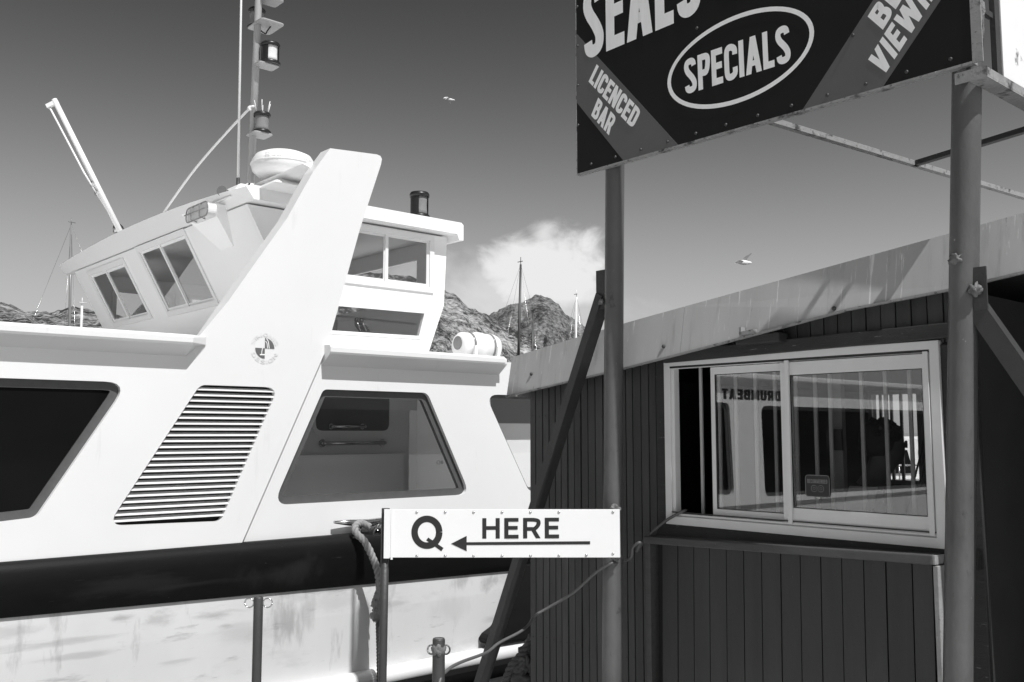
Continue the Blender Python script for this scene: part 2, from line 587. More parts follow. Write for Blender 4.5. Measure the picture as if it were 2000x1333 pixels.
def roundpoly(pts, r, seg=6):
    out = []
    n = len(pts)
    rs = r if isinstance(r, (list, tuple)) else [r] * n
    for i in range(n):
        p0, p, p1 = Vector(pts[i - 1]), Vector(pts[i]), Vector(pts[(i + 1) % n])
        a, b = (p0 - p).normalized(), (p1 - p).normalized()
        ang = a.angle(b)
        if rs[i] <= 0:
            out.append(tuple(p))
            continue
        t = min(rs[i] / math.tan(ang / 2), (p0 - p).length * .48, (p1 - p).length * .48)
        A, B = p + a * t, p + b * t
        for k in range(seg + 1):
            u = k / seg
            q = A * (1 - u) ** 2 + p * 2 * u * (1 - u) + B * u ** 2
            out.append((q.x, q.y))
    return out


def inset(pts, d):
    n = len(pts)
    area = sum(pts[i][0] * pts[(i + 1) % n][1] - pts[(i + 1) % n][0] * pts[i][1] for i in range(n))
    s = 1 if area > 0 else -1
    out = []
    for i in range(n):
        p0, p, p1 = Vector(pts[i - 1]), Vector(pts[i]), Vector(pts[(i + 1) % n])
        e0, e1 = (p - p0).normalized(), (p1 - p).normalized()
        n0, n1 = Vector((-e0.y, e0.x)) * s, Vector((-e1.y, e1.x)) * s
        m_ = (n0 + n1)
        m_ = m_ / max(m_.dot(n0), .35)
        q = p + m_ * d
        out.append((q.x, q.y))
    return out


def rect(x0, z0, x1, z1):
    return [(x0, z0), (x1, z0), (x1, z1), (x0, z1)]


def smooth_path(pts, sub=6, closed=False):
    pts = [Vector(p) for p in pts]
    out = []
    n = len(pts)
    for i in range(n if closed else n - 1):
        g = (lambda k: pts[k % n]) if closed else (lambda k: pts[max(0, min(n - 1, k))])
        p0, p1, p2, p3 = g(i - 1), g(i), g(i + 1), g(i + 2)
        for k in range(sub):
            t = k / sub
            out.append(.5 * ((2 * p1) + (p2 - p0) * t + (2 * p0 - 5 * p1 + 4 * p2 - p3) * t * t + (3 * p1 - p0 - 3 * p2 + p3) * t ** 3))
    if not closed:
        out.append(pts[-1])
    return out


# ------------------------------------------------------------------ lettering: drawn stroke by stroke
GW = dict(zip('SEALPCIDBRNVWTGQHUMOKF&', (.50, .44, .58, .40, .49, .50, .2, .52, .52, .53, .56, .56, .84, .46, .54, .66, .54, .52, .68, .58, .54, .42, .62)))


def glyph(ch, w, t):
    a = t / 2
    L, Rr, T, B, m = a, w - a, 1 - a, a, w / 2
    ln, cv, pg = [], [], []
    if ch in 'ELFHBPRDKMNTU':
        if ch not in 'TU':
            ln.append([(L, 0), (L, 1)])
    if ch == 'I':
        ln.append([(m, 0), (m, 1)])
    if ch in 'EF':
        ln += [[(L, T), (w, T)], [(L, .52), (w * .94, .52)]]
    if ch in 'EL':
        ln.append([(L, B), (w, B)])
    if ch == 'T':
        ln += [[(0, T), (w, T)], [(m, 0), (m, 1)]]
    if ch == 'H':
        ln += [[(Rr, 0), (Rr, 1)], [(L, .52), (Rr, .52)]]
    if ch == 'N':
        ln.append([(Rr, 0), (Rr, 1)])
        pg.append([(0, 1), (t * 1.05, 1), (w, 0), (w - t * 1.05, 0)])
    if ch == 'M':
        ln.append([(Rr, 0), (Rr, 1)])
        pg += [[(0, 1), (t * 1.1, 1), (m + t * .45, .1), (m - t * .45, .1)], [(w, 1), (w - t * 1.1, 1), (m - t * .45, .1), (m + t * .45, .1)]]
    if ch == 'K':
        pg += [[(t, .42), (t, .60), (w - t * 1.1, 1), (w, 1)], [(w * .40, .62), (w * .62, .68), (w, 0), (w - t * 1.15, 0)]]
    if ch == 'A':
        h = t * .55
        pg += [[(0, 0), (t * 1.05, 0), (m + h, 1), (m - h, 1)], [(w, 0), (w - t * 1.05, 0), (m - h, 1), (m + h, 1)],
               [(w * .2, .2), (w * .8, .2), (w * .76, .2 + t * .8), (w * .24, .2 + t * .8)]]
    if ch == 'V':
        h = t * .55
        pg += [[(0, 1), (t * 1.05, 1), (m + h, 0), (m - h, 0)], [(w, 1), (w - t * 1.05, 1), (m - h, 0), (m + h, 0)]]
    if ch == 'W':
        h = t * .5
        for x0, x1 in ((0, .27), (.5, .27), (.5, .73), (1, .73)):
            xa, xb = x0 * w, x1 * w
            s0 = 0 if x0 == 0 else (-t if x0 == 1 else -h)
            pg.append([(xa + s0, 1), (xa + s0 + (t if x0 in (0, 1) else 2 * h), 1), (xb + h, 0), (xb - h, 0)])
    if ch == 'S':
        cv.append([(Rr - .01, .76), (Rr - .08 * w, .87), (m, T), (L + .05 * w, .865), (L, .735), (L + .12 * w, .61), (m, .505), (Rr - .12 * w, .39),
                   (Rr, .265), (Rr - .05 * w, .135), (m, B), (L + .08 * w, .13), (L + .01, .235)])
    if ch in 'CG':
        cv.append([(Rr, .68), (Rr - .01, .83), (m, T), (L + .02, .84), (L, .5), (L + .02, .16), (m, B), (Rr - .01, .17), (Rr, .34)])
        if ch == 'G':
            ln += [[(Rr, .08), (Rr, .46)], [(m, .46), (w, .46)]]
    if ch in 'OQ':
        cv.append([(m + (m - a) * math.cos(k * math.pi / 8), .5 + (.5 - a) * math.sin(k * math.pi / 8)) for k in range(17)])
        if ch == 'Q':
            pg.append([(w * .47, .26), (w * .54, .34), (w * 1.02, .02), (w * .95, -.08)])
    if ch == 'U':
        cv.append([(L, 1), (L, .6), (L, .3), (L + .04, .12), (m, B), (Rr - .04, .12), (Rr, .3), (Rr, .6), (Rr, 1)])
    if ch == 'D':
        cv.append([(L, T), (w * .35, T), (w * .62, T - .02), (Rr - .01, .8), (Rr, .5), (Rr - .01, .2), (w * .62, B + .02), (w * .35, B), (L, B)])
    if ch in 'PR':
        cv.append([(L, T), (w * .45, T), (w * .68, T - .01), (Rr, .84), (Rr, .66), (w * .68, .475), (w * .45, .46), (L, .46)])
        if ch == 'R':
            pg.append([(w * .40, .5), (w * .40 + t * 1.1, .5), (w * 1.02, 0), (w * 1.02 - t * 1.15, 0)])
    if ch == 'B':
        cv.append([(L, T), (w * .45, T), (w * .66, T - .01), (Rr - .03, .86), (Rr - .03, .68), (w * .64, .54), (L, .53)])
        cv.append([(L, .53), (w * .5, .53), (w * .7, .51), (Rr, .38), (Rr, .2), (w * .68, B + .01), (w * .45, B), (L, B)])
    if ch == '&':
        cv.append([(Rr, B), (m, .4), (L + .1, .7), (L + .12, .86), (m, T), (w * .62, .8), (m, .6), (L, .38), (L, .2), (w * .4, B), (w * .75, .2), (Rr, .45)])
    polys = list(pg)
    for path, sm in [(p, False) for p in ln] + [(p, True) for p in cv]:
        q = smooth_path([(x, y, 0) for x, y in path], 5) if sm else [Vector((x, y, 0)) for x, y in path]
        Lf, Rt = [], []
        for i, p in enumerate(q):
            d = (q[min(i + 1, len(q) - 1)] - q[max(i - 1, 0)]).normalized()
            nn = Vector((-d.y, d.x, 0)) * a
            Lf.append(p + nn)
            Rt.append(p - nn)
        polys.append(('ribbon', Lf, Rt))
    return polys


def text_mesh(name, s, mapper, m_, parent, t=.2, gap=.07, wscale=1.0, fit=True, space=.3):
    """mapper(u, v, lift): u 0..1 along the line, v 0..1 cap height, lift in metres."""
    mb = MB()
    ws = [space if c == ' ' else (t if c == 'I' else GW[c] * wscale) for c in s]
    total = sum(ws) + gap * (len(s) - 1)
    x = 0
    k = 0
    for c, w in zip(s, ws):
        if c != ' ':
            for pg in glyph(c, w, t):
                lift = (k % 7) * .00025
                k += 1
                F = lambda p: mapper((p[0] + x) / total, p[1], lift)
                if pg[0] == 'ribbon':
                    A = [mb.bm.verts.new(F(p)) for p in pg[1]]
                    Bq = [mb.bm.verts.new(F(p)) for p in pg[2]]
                    for i in range(len(A) - 1):
                        mb.bm.faces.new((A[i], A[i + 1], Bq[i + 1], Bq[i]))
                else:
                    mb.bm.faces.new([mb.bm.verts.new(F(p)) for p in pg])
        x += w + gap
    return mb.build(name, m_, parent, normals=False)


def affine(p0, p1, p2, nrm):
    """p0 start of the base line, p1 its end, p2 top of the first letter, nrm towards the reader."""
    p0, p1, p2, nrm = Vector(p0), Vector(p1), Vector(p2), Vector(nrm)
    return lambda u, v, l: p0 + (p1 - p0) * u + (p2 - p0) * v + nrm * l


# ================================================================== SETTING
# water
mb = MB()
for f in [mb.bm.verts.new((x, y, WATER)) for x, y in ((-6000, -900), (6000, -900), (6000, 9000), (-6000, 9000))],:
    mb.bm.faces.new(f)
tag(mb.build('water', M['water']), kind='structure')

# quay: everything on the viewer's side of the quay edge, which runs parallel to the boat
qa = Matrix.Rotation(BF.ang, 3, 'Z')


def bw(x, y, z):                                # boat frame to world
    v = BF.o + BF.x * x + BF.y * y
    return Vector((v.x, v.y, z))


mb = MB()
mb.quadbox([bw(-60, -70, -3), bw(90, -70, -3), bw(90, -1.75, -3), bw(-60, -1.75, -3),
            bw(-60, -70, QUAY), bw(90, -70, QUAY), bw(90, -1.75, QUAY), bw(-60, -1.75, QUAY)])
tag(mb.build('quay', M['concrete']), kind='structure')


# mountains
def mountain(name, sky_pts, dist, front, mat_, seed, rough, power=1.25, az_pad=0):
    P = []
    for px, py in sky_pts:
        d = ray(px, py)
        P.append((math.atan2(d.x, d.y), d.z / math.hypot(d.x, d.y)))

    def ridge(a):
        if a <= P[0][0]:
            return P[0][1]
        for (a0, e0), (a1, e1) in zip(P, P[1:]):
            if a <= a1:
                u = (a - a0) / (a1 - a0)
                return e0 + (e1 - e0) * u
        return P[-1][1]
    NA, NR = 420, 56
    a0, a1 = P[0][0], P[-1][0]
    verts, faces = [], []
    for i in range(NA + 1):
        a = a0 + (a1 - a0) * i / NA
        rz = ridge(a)
        edge = min(1, min(i, NA - i) / 14)
        for j in range(NR + 1):
            t = j / (NR - 8)
            if t <= 1:
                dd = front + (dist - front) * t
                gul = noise.fractal(Vector((a * 14 + seed, t * 1.3, seed)), .9, 2.1, 5)
                h = (EYE + dist * rz) * (t ** power) * (1 + .16 * gul * math.sin(math.pi * min(t, 1)))
                h += rough * dist * .010 * noise.fractal(Vector((a * 60, t * 9, seed * 2)), .8, 2.2, 5) * (1 - .75 * t)
                dd += dist * .02 * noise.noise(Vector((a * 22, t * 4, seed + 9)))
                if t > .97:
                    h += dist * .0011 * noise.fractal(Vector((a * 160, 3, seed)), .7, 2.1, 4)
            else:
                dd = dist + (t - 1) * dist * .9
                h = (EYE + dist * rz) * max(0, 1 - (t - 1) * 4.5)
            h = WATER - 4 + (h - WATER + 4) * edge
            verts.append((math.sin(a) * dd, math.cos(a) * dd, h))
    for i in range(NA):
        for j in range(NR):
            k = i * (NR + 1) + j
            faces.append((k, k + NR + 1, k + NR + 2, k + 1))
    me = bpy.data.meshes.new(name)
    me.from_pydata(verts, [], faces)
    me.polygons.foreach_set('use_smooth', [True] * len(faces))
    me.materials.append(mat_)
    o = bpy.data.objects.new(name, me)
    COL.objects.link(o)
    return tag(o, kind='structure')


mountain('hillside', [(-900, 700), (-600, 600), (-300, 570), (-80, 578), (0, 587), (33, 598), (70, 609), (99, 612), (120, 606), (144, 600), (165, 604),
                      (260, 625), (400, 610), (560, 560), (720, 530), (820, 548), (870, 570), (890, 579), (915, 600), (950, 618),
                      (985, 636), (1010, 645), (1035, 660), (1062, 682), (1090, 712), (1150, 750), (1300, 800), (1500, 838)],
         1500, 420, rock_material('scrub_and_boulders', .03, .60, .69, .90, .06), 3.1, 1.0, 1.15)
mountain('mountain', [(500, 830), (700, 700), (850, 640), (955, 615), (1000, 601), (1030, 590), (1045, 581), (1060, 577), (1078, 582), (1092, 594), (1102, 613),
                      (1125, 629), (1145, 641), (1200, 668), (1300, 715), (1400, 780), (1480, 842)],
         2700, 1500, rock_material('dark_rocky_peak', .035, .40, .64, .93, .036), 8.7, 1.3, .95)


# yachts moored beyond the boat
def yacht(label, px_top, py_top, px_bot, dep, r, m_, spread=None, length=9.0, rz=.4, forestay=True, lean_rig=True):
    top, low = at_depth(px_top, py_top, dep), at_depth(px_bot, 690, dep)
    fx = low + (low - top) * ((low.z - (WATER + .7)) / (top.z - low.z))
    root = thing('yacht', label, 'yacht', (fx.x, fx.y, WATER), rz, 'yachts moored beyond the white boat')
    inv = (Matrix.Translation(root.location) @ Matrix.Rotation(rz, 4, 'Z')).inverted()
    mb = MB()
    n = 12
    rings = []
    for i in range(n + 1):
        u = i / n
        hw = length * .16 * (math.sin(math.pi * min(1, (u * .93 + .07))) ** .6)
        x = (u - .45) * length
        rings.append([mb.bm.verts.new((x, s * hw * w, z)) for s, w, z in ((-1, .1, -.3), (-1, .85, .1), (-1, 1, .9 + .25 * u), (1, 1, .9 + .25 * u), (1, .85, .1), (1, .1, -.3))])
    for A, Bq in zip(rings, rings[1:]):
        for k in range(6):
            mb.bm.faces.new((A[k], A[(k + 1) % 6], Bq[(k + 1) % 6], Bq[k]))
    mb.bm.faces.new(rings[0])
    mb.bm.faces.new(rings[-1][::-1])
    mb.build('hull', M['white'], root)
    mb = MB()
    mb.box((-1.5, -.7, .95), (1.6, .7, 1.35))
    mb.build('coachroof', M['white'], root, bevel=.08)
    T, Lw = inv @ top, Vector((0, 0, .7))
    mast = MB().tube([Lw, Lw.lerp(T, .6), T], [r, r, r * .7], 8).build('mast', m_, root)
    mb = MB()
    mb.tube([T, T + Vector((0, 0, r * 5))], r * .25, 5)
    mb.tube([T + Vector((-r * 2, 0, r * 2)), T + Vector((r * 3, 0, r * 2))], r * .25, 5)
    mb.build('masthead', m_, mast)
    rw = .006 * dep / 50
    rig = MB()
    if spread:
        zf, half = spread
        S0 = Lw.lerp(T, zf)
        MB().tube([S0 + Vector((0, -half, -.1)), S0, S0 + Vector((0, half, -.1))], r * .35, 6).build('spreader', M['whitem'], root)
        for s in (-1, 1):
            rig.tube([T, S0 + Vector((0, s * half, -.1)), Vector((0, s * length * .15, 1))], rw, 4)
    else:
        for s in (-1, 1):
            rig.tube([T, Vector((0, s * length * .14, 1))], rw, 4)
    if forestay:
        rig.tube([T, Vector((length * .54, 0, 1.1))], rw * 1.2, 4)
        rig.tube([T, Vector((-length * .44, 0, 1))], rw, 4)
    rig.build('rigging', M['chrome'], root)
    MB().tube([Lw + Vector((0, 0, 1)), Lw + Vector((-length * .36, 0, 1.05))], r * .8, 8).build('boom', m_, root)
    return root


yacht('yacht whose tall dark mast stands before the cloud, taller of the dark pair', 1017, 517, 1013, 48, .075, M['mastdark'], (.45, 1.3), 10, 2.3)
yacht('yacht with a short dark mast just right of the tall dark one', 1041, 612, 1040, 47, .06, M['mastdark'], None, 8, 2.25, False)
yacht('yacht with a white mast beside the left pipe post of the billboard', 1126, 580, 1124, 55, .08, M['whitem'], (.62, .7), 9, 2.1)
yacht('yacht with a slim silver mast and spreaders left of the wheelhouse', 139, 440, 135, 45, .07, M['lens'], (.42, .75), 10, .9)
yacht('yacht with a stubby pale mast against the wheelhouse front, behind the left boat roof', 160, 598, 158, 52, .09, M['whitem'], None, 7, .8, False)

mo = thing('motor_boat', "white motor boat glimpsed through the kiosk's barred back window", 'boat', (10.6, 26.5, WATER), math.atan2(.32, .95))
mb = MB()
prev = None
for i in range(13):
    u = i / 12
    hw = 1.5 * (1 - max(0, (u - .55) / .45) ** 2.2) + .04
    x = -5 + 10 * u
    r_ = [mb.bm.verts.new((x, s_ * hw * w, z + .35 * u * u * (z > 1))) for s_, w, z in ((-1, .2, -.4), (-1, .85, .2), (-1, 1, 1.75), (1, 1, 1.75), (1, .85, .2), (1, .2, -.4))]
    if prev:
        for k in range(6):
            mb.bm.faces.new((prev[k], prev[(k + 1) % 6], r_[(k + 1) % 6], r_[k]))
    else:
        mb.bm.faces.new(r_)
    prev = r_
mb.bm.faces.new(prev[::-1])
mb.build('hull', M['white'], mo)
MB().quadbox([(-3.2, -1.25, 1.78), (2.6, -1.2, 1.78), (2.6, 1.2, 1.78), (-3.2, 1.25, 1.78), (-2.9, -1.05, 3.1), (1.2, -1.0, 3.1), (1.2, 1.0, 3.1), (-2.9, 1.05, 3.1)]).build('cabin', M['white'], mo, bevel=.06)
for k in range(4):
    x = -2.5 + k * 1.1
    MB().quadbox([(x, -1.225, 2.15), (x + .85, -1.222, 2.15), (x + .85, -1.18, 2.15), (x, -1.18, 2.15), (x + .05, -1.14, 2.75), (x + .75, -1.135, 2.75), (x + .75, -1.08, 2.75), (x + .05, -1.08, 2.75)]).build('cabin_window', M['blackglass'], mo)
mb = MB()
for k in range(9):
    x = -4.8 + k * 1.2
    mb.tube([(x, -1.45 + max(0, x - 1) * .16, 1.75), (x, -1.45 + max(0, x - 1) * .16, 2.35)], .02, 6)
mb.tube([(-4.8, -1.45, 2.35), (1, -1.45, 2.37), (4.8, -.85, 2.45)], .022, 6)
mb.build('guard_rail', M['chrome'], mo)

# ================================================================== THE WHITE PASSENGER BOAT
boat = thing('passenger_boat', 'large white passenger boat with a black rubber strake moored along the quay', 'boat', (0, 10, WATER), BF.ang)
W_, BZ = M['white'], bz
Y = lambda y: (lambda a, b: Vector((a, y, BZ(b))))
X0, X1 = -14.0, 2.6

win_mid = roundpoly([(-2.235, 1.985), (-1.09, 1.985), (-.555, .985), (-2.70, .985)], [.07, .10, .09, .10])
win_left = roundpoly([(-7.05, 1.985), (-3.925, 1.985), (-4.545, .995), (-7.12, .80)], [.1, .10, .08, .1])
win_far = roundpoly([(-13.4, 1.96), (-7.75, 1.96), (-7.80, .75), (-13.3, .70)], .12)
win_right = roundpoly([(-.365, 1.99), (1.35, 1.99), (1.9, .99), (.235, .99)], [.10, .1, .09, .09])
louvre = roundpoly([(-3.36, 1.985), (-2.665, 1.985), (-3.15, .885), (-4.045, .905)], [.10, .08, .07, .07])

PR = .05                                        # the forward side and arch leg stand proud of the after side
shift = lambda loop, d: [(p[0] + d, p[1]) for p in loop]
win_left, win_far, louvre = shift(win_left, -.033), shift(win_far, -.033), shift(louvre, -.033)
fr_ = lambda a, b: (lambda p: (p[0], p[1] + WATER))(BF.px(a, b, -PR))
fin_right = [fr_(469, 1064), fr_(640, 676), fr_(703, 448), fr_(744, 322)]
fin_right[0] = (fin_right[0][0], .665)
fin_outline = [(X0, .665)] + fin_right + [fr_(746, 311), fr_(743, 305), fr_(736, 302), fr_(645, 290), fr_(612, 335), fr_(560, 428), fr_(500, 512), fr_(445, 590), (-3.44, 2.345), (X0, 2.345)]
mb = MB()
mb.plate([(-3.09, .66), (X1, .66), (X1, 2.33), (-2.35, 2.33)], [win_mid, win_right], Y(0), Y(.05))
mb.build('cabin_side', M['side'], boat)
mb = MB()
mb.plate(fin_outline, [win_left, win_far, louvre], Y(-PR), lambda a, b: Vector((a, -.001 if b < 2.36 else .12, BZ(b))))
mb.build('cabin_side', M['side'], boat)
MB().box((X0, 7.25, BZ(.2)), (X1, 7.3, BZ(2.33))).build('far_cabin_side', W_, boat)
MB().box((X1 - .05, .05, BZ(.2)), (X1, 7.25, BZ(2.33))).build('aft_bulkhead', W_, boat)
MB().box((X0, .05, BZ(.2)), (X0 + .05, 7.25, BZ(2.33))).build('fore_bulkhead', W_, boat)
MB().box((X0, -.02, BZ(2.31)), (-.2, 7.32, BZ(2.352))).build('cabin_roof', W_, boat)
MB().box((-.198, .06, BZ(2.25)), (X1, 7.32, BZ(2.31))).build('aft_roof', W_, boat)


def window(loop, pane_mat, depth=.052, g=.05, parent=boat, frame_mat=None):
    inn = inset(loop, g)
    gm = MB()
    gm.plate(inset(loop, -.002), [inn], Y(depth - .012), Y(depth + .03))
    fr = gm.build('window', frame_mat or M['gasket'], parent)
    pm = MB()
    pm.plate(inset(loop, g - .008), [], Y(depth + .004), Y(depth + .010))
    pm.build('pane', pane_mat, fr)
    return fr


window(win_mid, M['glass'], g=.066)
window(win_left, M['blackglass'], depth=.002, g=.062)
window(win_far, M['blackglass'], depth=.002)
window(win_right, M['glass'], g=.035)

# louvre: dark backing and separate slats
lv = MB()
lv.plate(inset(louvre, -.012), [], Y(.02), Y(.035))
lv = lv.build('louvre', M['dark'], boat)
NS = 23


def span(loop, z):
    xs = []
    n = len(loop)
    for i in range(n):
        (xa, za), (xb, zb) = loop[i], loop[(i + 1) % n]
        if (za - z) * (zb - z) < 0:
            xs.append(xa + (xb - xa) * (z - za) / (zb - za))
    return (min(xs), max(xs)) if len(xs) >= 2 else None


lz0, lz1 = .915, 1.975
for i in range(NS):
    z = lz0 + (lz1 - lz0) * (i + .25) / NS
    sp = span(louvre, z + .008)
    if not sp:
        continue
    xa, xb = sp
    ya = -.004 - .045
    mb = MB()
    yf, yb = -PR + .003, .012
    mb.quadbox([(xa + .003, yf, BZ(z)), (xb - .003, yf, BZ(z)), (xb + .006, yb, BZ(z + .024)), (xa + .010, yb, BZ(z + .024)),
                (xa + .006, yf, BZ(z + .006)), (xb, yf, BZ(z + .006)), (xb + .008, yb, BZ(z + .030)), (xa + .012, yb, BZ(z + .030))])
    mb.build('slat', M['whitem'], lv)

fin_y = lambda x, z: -PR
# far leg and cross beam of the arch
mb = MB()
mb.plate([(-2.36, 2.35), (-1.93, 2.80), (-1.5, 3.4), (-1.2, 3.75), (-.7, 3.75), (-.7, 2.35)], [], Y(6.6), Y(6.75))
mb.build('arch_leg', W_, boat)
mb = MB()
mb.extrude_profile([(-.22, 0, .0), (-.1, 0, -.035), (.18, 0, -.035), (.24, 0, .0), (.05, 0, .03), (-.16, 0, .025)], (-2.20, .12, BZ(4.03)), (-2.20, 6.4, BZ(4.03)))
mb.build('arch_beam', W_, boat)

# roof rim with its sloping underside
prof = lambda: [(0, .0, BZ(2.195)), (0, -.148, BZ(2.292)), (0, -.158, BZ(2.31)), (0, -.158, BZ(2.350)), (0, -.14, BZ(2.372)), (0, .06, BZ(2.376)), (0, .06, BZ(2.195))]
mb = MB()
mb.extrude_profile(prof(), (X0, -PR * .6, 0), (-3.52, -PR * .6, 0))
a = [(x, y, z) for x, y, z in prof()]
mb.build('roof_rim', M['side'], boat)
mb = MB()
va = [mb.bm.verts.new((-3.52, y - PR * .6, z)) for _, y, z in prof()]
vb = [mb.bm.verts.new((-3.36 - (.0 if z > BZ(2.3) else .07), y * .05 - PR - .002, z)) for _, y, z in prof()]
for i in range(7):
    mb.bm.faces.new((va[i], va[(i + 1) % 7], vb[(i + 1) % 7], vb[i]))
mb.bm.faces.new(vb)
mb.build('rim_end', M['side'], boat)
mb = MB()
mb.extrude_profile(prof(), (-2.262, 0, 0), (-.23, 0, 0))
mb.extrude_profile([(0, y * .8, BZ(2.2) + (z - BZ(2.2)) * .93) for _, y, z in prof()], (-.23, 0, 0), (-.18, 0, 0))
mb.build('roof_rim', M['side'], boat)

# strake, hull, lower fender rail
zb = lambda x: .192 - .0245 * x
mb = MB()
xs = [-6.6 + (X1 + 6.6) * i / 24 for i in range(25)]
rings = []
for x in xs:
    rings.append([mb.bm.verts.new((x, y, BZ(z))) for y, z in ((.04, .70), (-.07, .702), (-.105, .680), (-.128, .625), (-.125, .54), (-.045, zb(x) + .05), (-.018, zb(x)), (.04, zb(x)))])
for A, Bq in zip(rings, rings[1:]):
    for k in range(8):
        f = mb.bm.faces.new((A[k], A[(k + 1) % 8], Bq[(k + 1) % 8], Bq[k]))
        f.smooth = k in (1, 2, 3, 4)
mb.bm.faces.new(rings[0])
mb.bm.faces.new(rings[-1])
mb.build('rubber_strake', M['rubber'], boat)
mb = MB()
for j, (y0, z0, y1, z1) in enumerate(((0.0, .66, .0, .0), (.0, .0, .02, -.62), (.02, -.62, .25, -2.2))):
    v = [mb.bm.verts.new(p) for p in ((X0, y0, BZ(z0)), (X1, y0, BZ(z0)), (X1, y1, BZ(z1)), (X0, y1, BZ(z1)))]
    mb.bm.faces.new(v)
v = [mb.bm.verts.new(p) for p in ((X1, 0, BZ(.66)), (X1, 7.3, BZ(.66)), (X1, 7.1, BZ(-2.2)), (X1, .25, BZ(-2.2)))]
mb.bm.faces.new(v)
v = [mb.bm.verts.new(p) for p in ((X0, 0, BZ(.66)), (X0, 7.3, BZ(.66)), (X0, 7.1, BZ(-2.2)), (X0, .25, BZ(-2.2)))]
mb.bm.faces.new(v)
v = [mb.bm.verts.new(p) for p in ((X0, 7.3, BZ(.66)), (X1, 7.3, BZ(.66)), (X1, 7.1, BZ(-2.2)), (X0, 7.1, BZ(-2.2)))]
mb.bm.faces.new(v)
bmesh.ops.remove_doubles(mb.bm, verts=mb.bm.verts, dist=.0005)
mb.build('hull', M['hull'], boat)
mb = MB()
mb.tube([(X0, -.035, BZ(-.60)), (X1, -.035, BZ(-.60))], .085, 20)
rail = mb.build('fender_rail', M['white'], boat)
mb = MB()
mb.extrude_profile([(0, .02, -.03), (0, -.105, -.035), (0, -.122, -.09), (0, -.10, -.21), (0, .04, -.22)], (X0, 0, BZ(-.60)), (X1, 0, BZ(-.60)))
mb.build('rubber_strip', M['rubber'], rail)
mb = MB()
pad = [(p[0], p[1] + WATER) for p in (BF.px(a, b, -.1) for a, b in ((1018, 1104), (1120, 1096), (1120, 1240), (952, 1259), (947, 1251), (954, 1240), (972, 1226), (996, 1170)))]
mb.plate(pad, [], Y(-.12), Y(.02))
mb.build('rubber_pad', M['rubber'], boat, bevel=.02)

# cleat with a shackle on the strake
cl = BF.p3(720, 1022, -.06)
mb = MB()
mb.tube([cl + Vector((-.36, 0, .03)), cl + Vector((-.2, 0, .015)), cl + Vector((.0, 0, -.0)), cl + Vector((.2, 0, .015)), cl + Vector((.36, 0, .03))], [.012, .028, .036, .028, .012], 12)
for s in (-.1, .1):
    mb.tube([cl + Vector((s, 0, 0)), cl + Vector((s, 0.02, -.10))], .03, 10)
mb.box(cl + Vector((-.2, -.05, -.125)), cl + Vector((.2, .06, -.1)))
mb.build('cleat', M['chrome'], boat)
sh = BF.p3(738, 1043, -.10)
mb = MB()
mb.tube([sh + Vector((math.sin(k / 12 * 5.2 - 2.6) * .05, 0, math.cos(k / 12 * 5.2 - 2.6) * .05 + .0)) for k in range(13)], .011, 8)
mb.build('shackle', M['steel'], boat)

# lettering on the cabin side, and the round builder's emblem on the fin
text_mesh('boat_name', 'DRUMBEAT', affine((-8.25, -PR - .002, BZ(2.03)), (-6.93, -PR - .002, BZ(2.03)), (-8.25, -PR - .002, BZ(2.165)), (0, -1, 0)), M['ink'], boat, t=.22)
ec = (-2.836, 2.312)
ey = lambda x, z: fin_y(x, z) - .003
EM = lambda u, v, l=0: Vector((ec[0] + u, ey(ec[0] + u, ec[1] + v) - l, BZ(ec[1] + v)))
mb = MB()
er = .088
for q in (0, 2):
    loop = [(0, 0)] + [(er * math.cos(q * math.pi / 2 + k * math.pi / 20), er * math.sin(q * math.pi / 2 + k * math.pi / 20)) for k in range(11)]
    mb.bm.faces.new([mb.bm.verts.new(EM(*p)) for p in loop])
emb = mb.build('emblem', M['emblem'], boat, normals=False)
mb = MB()
for pts, wd in (([(.012, .085), (.030, .06), (.040, .0)], .007), ([(.004, .062), (.018, .045), (.024, .0)], .006), ([(-.022, 0), (-.028, -.03), (-.028, -.052)], .006), ([(-.045, -.056), (.0, -.054)], .010)):
    for p, q in zip(pts, pts[1:]):
        d = (Vector(q) - Vector(p)).normalized()
        nn = Vector((-d.y, d.x)) * wd / 2
        mb.bm.faces.new([mb.bm.verts.new(EM(c.x, c.y, .001)) for c in (Vector(p) + nn, Vector(q) + nn, Vector(q) - nn, Vector(p) - nn)])
mb.build('sail_mark', M['white'], emb, normals=False)


def arc_text(name, s, a0, a1, r0, r1, flip):
    def f(u, v, l):
        a_ = a0 + (a1 - a0) * u
        r = r0 + (r1 - r0) * (v if not flip else 1 - v)
        return EM(r * math.cos(a_), r * math.sin(a_), l)
    text_mesh(name, s, f, M['pale'], emb, t=.14, gap=.12)


arc_text('ring_lettering', 'SIMONIS', R(165), R(15), .099, .132, False)
arc_text('ring_lettering', 'DESIGN', R(200), R(340), .099, .132, True)

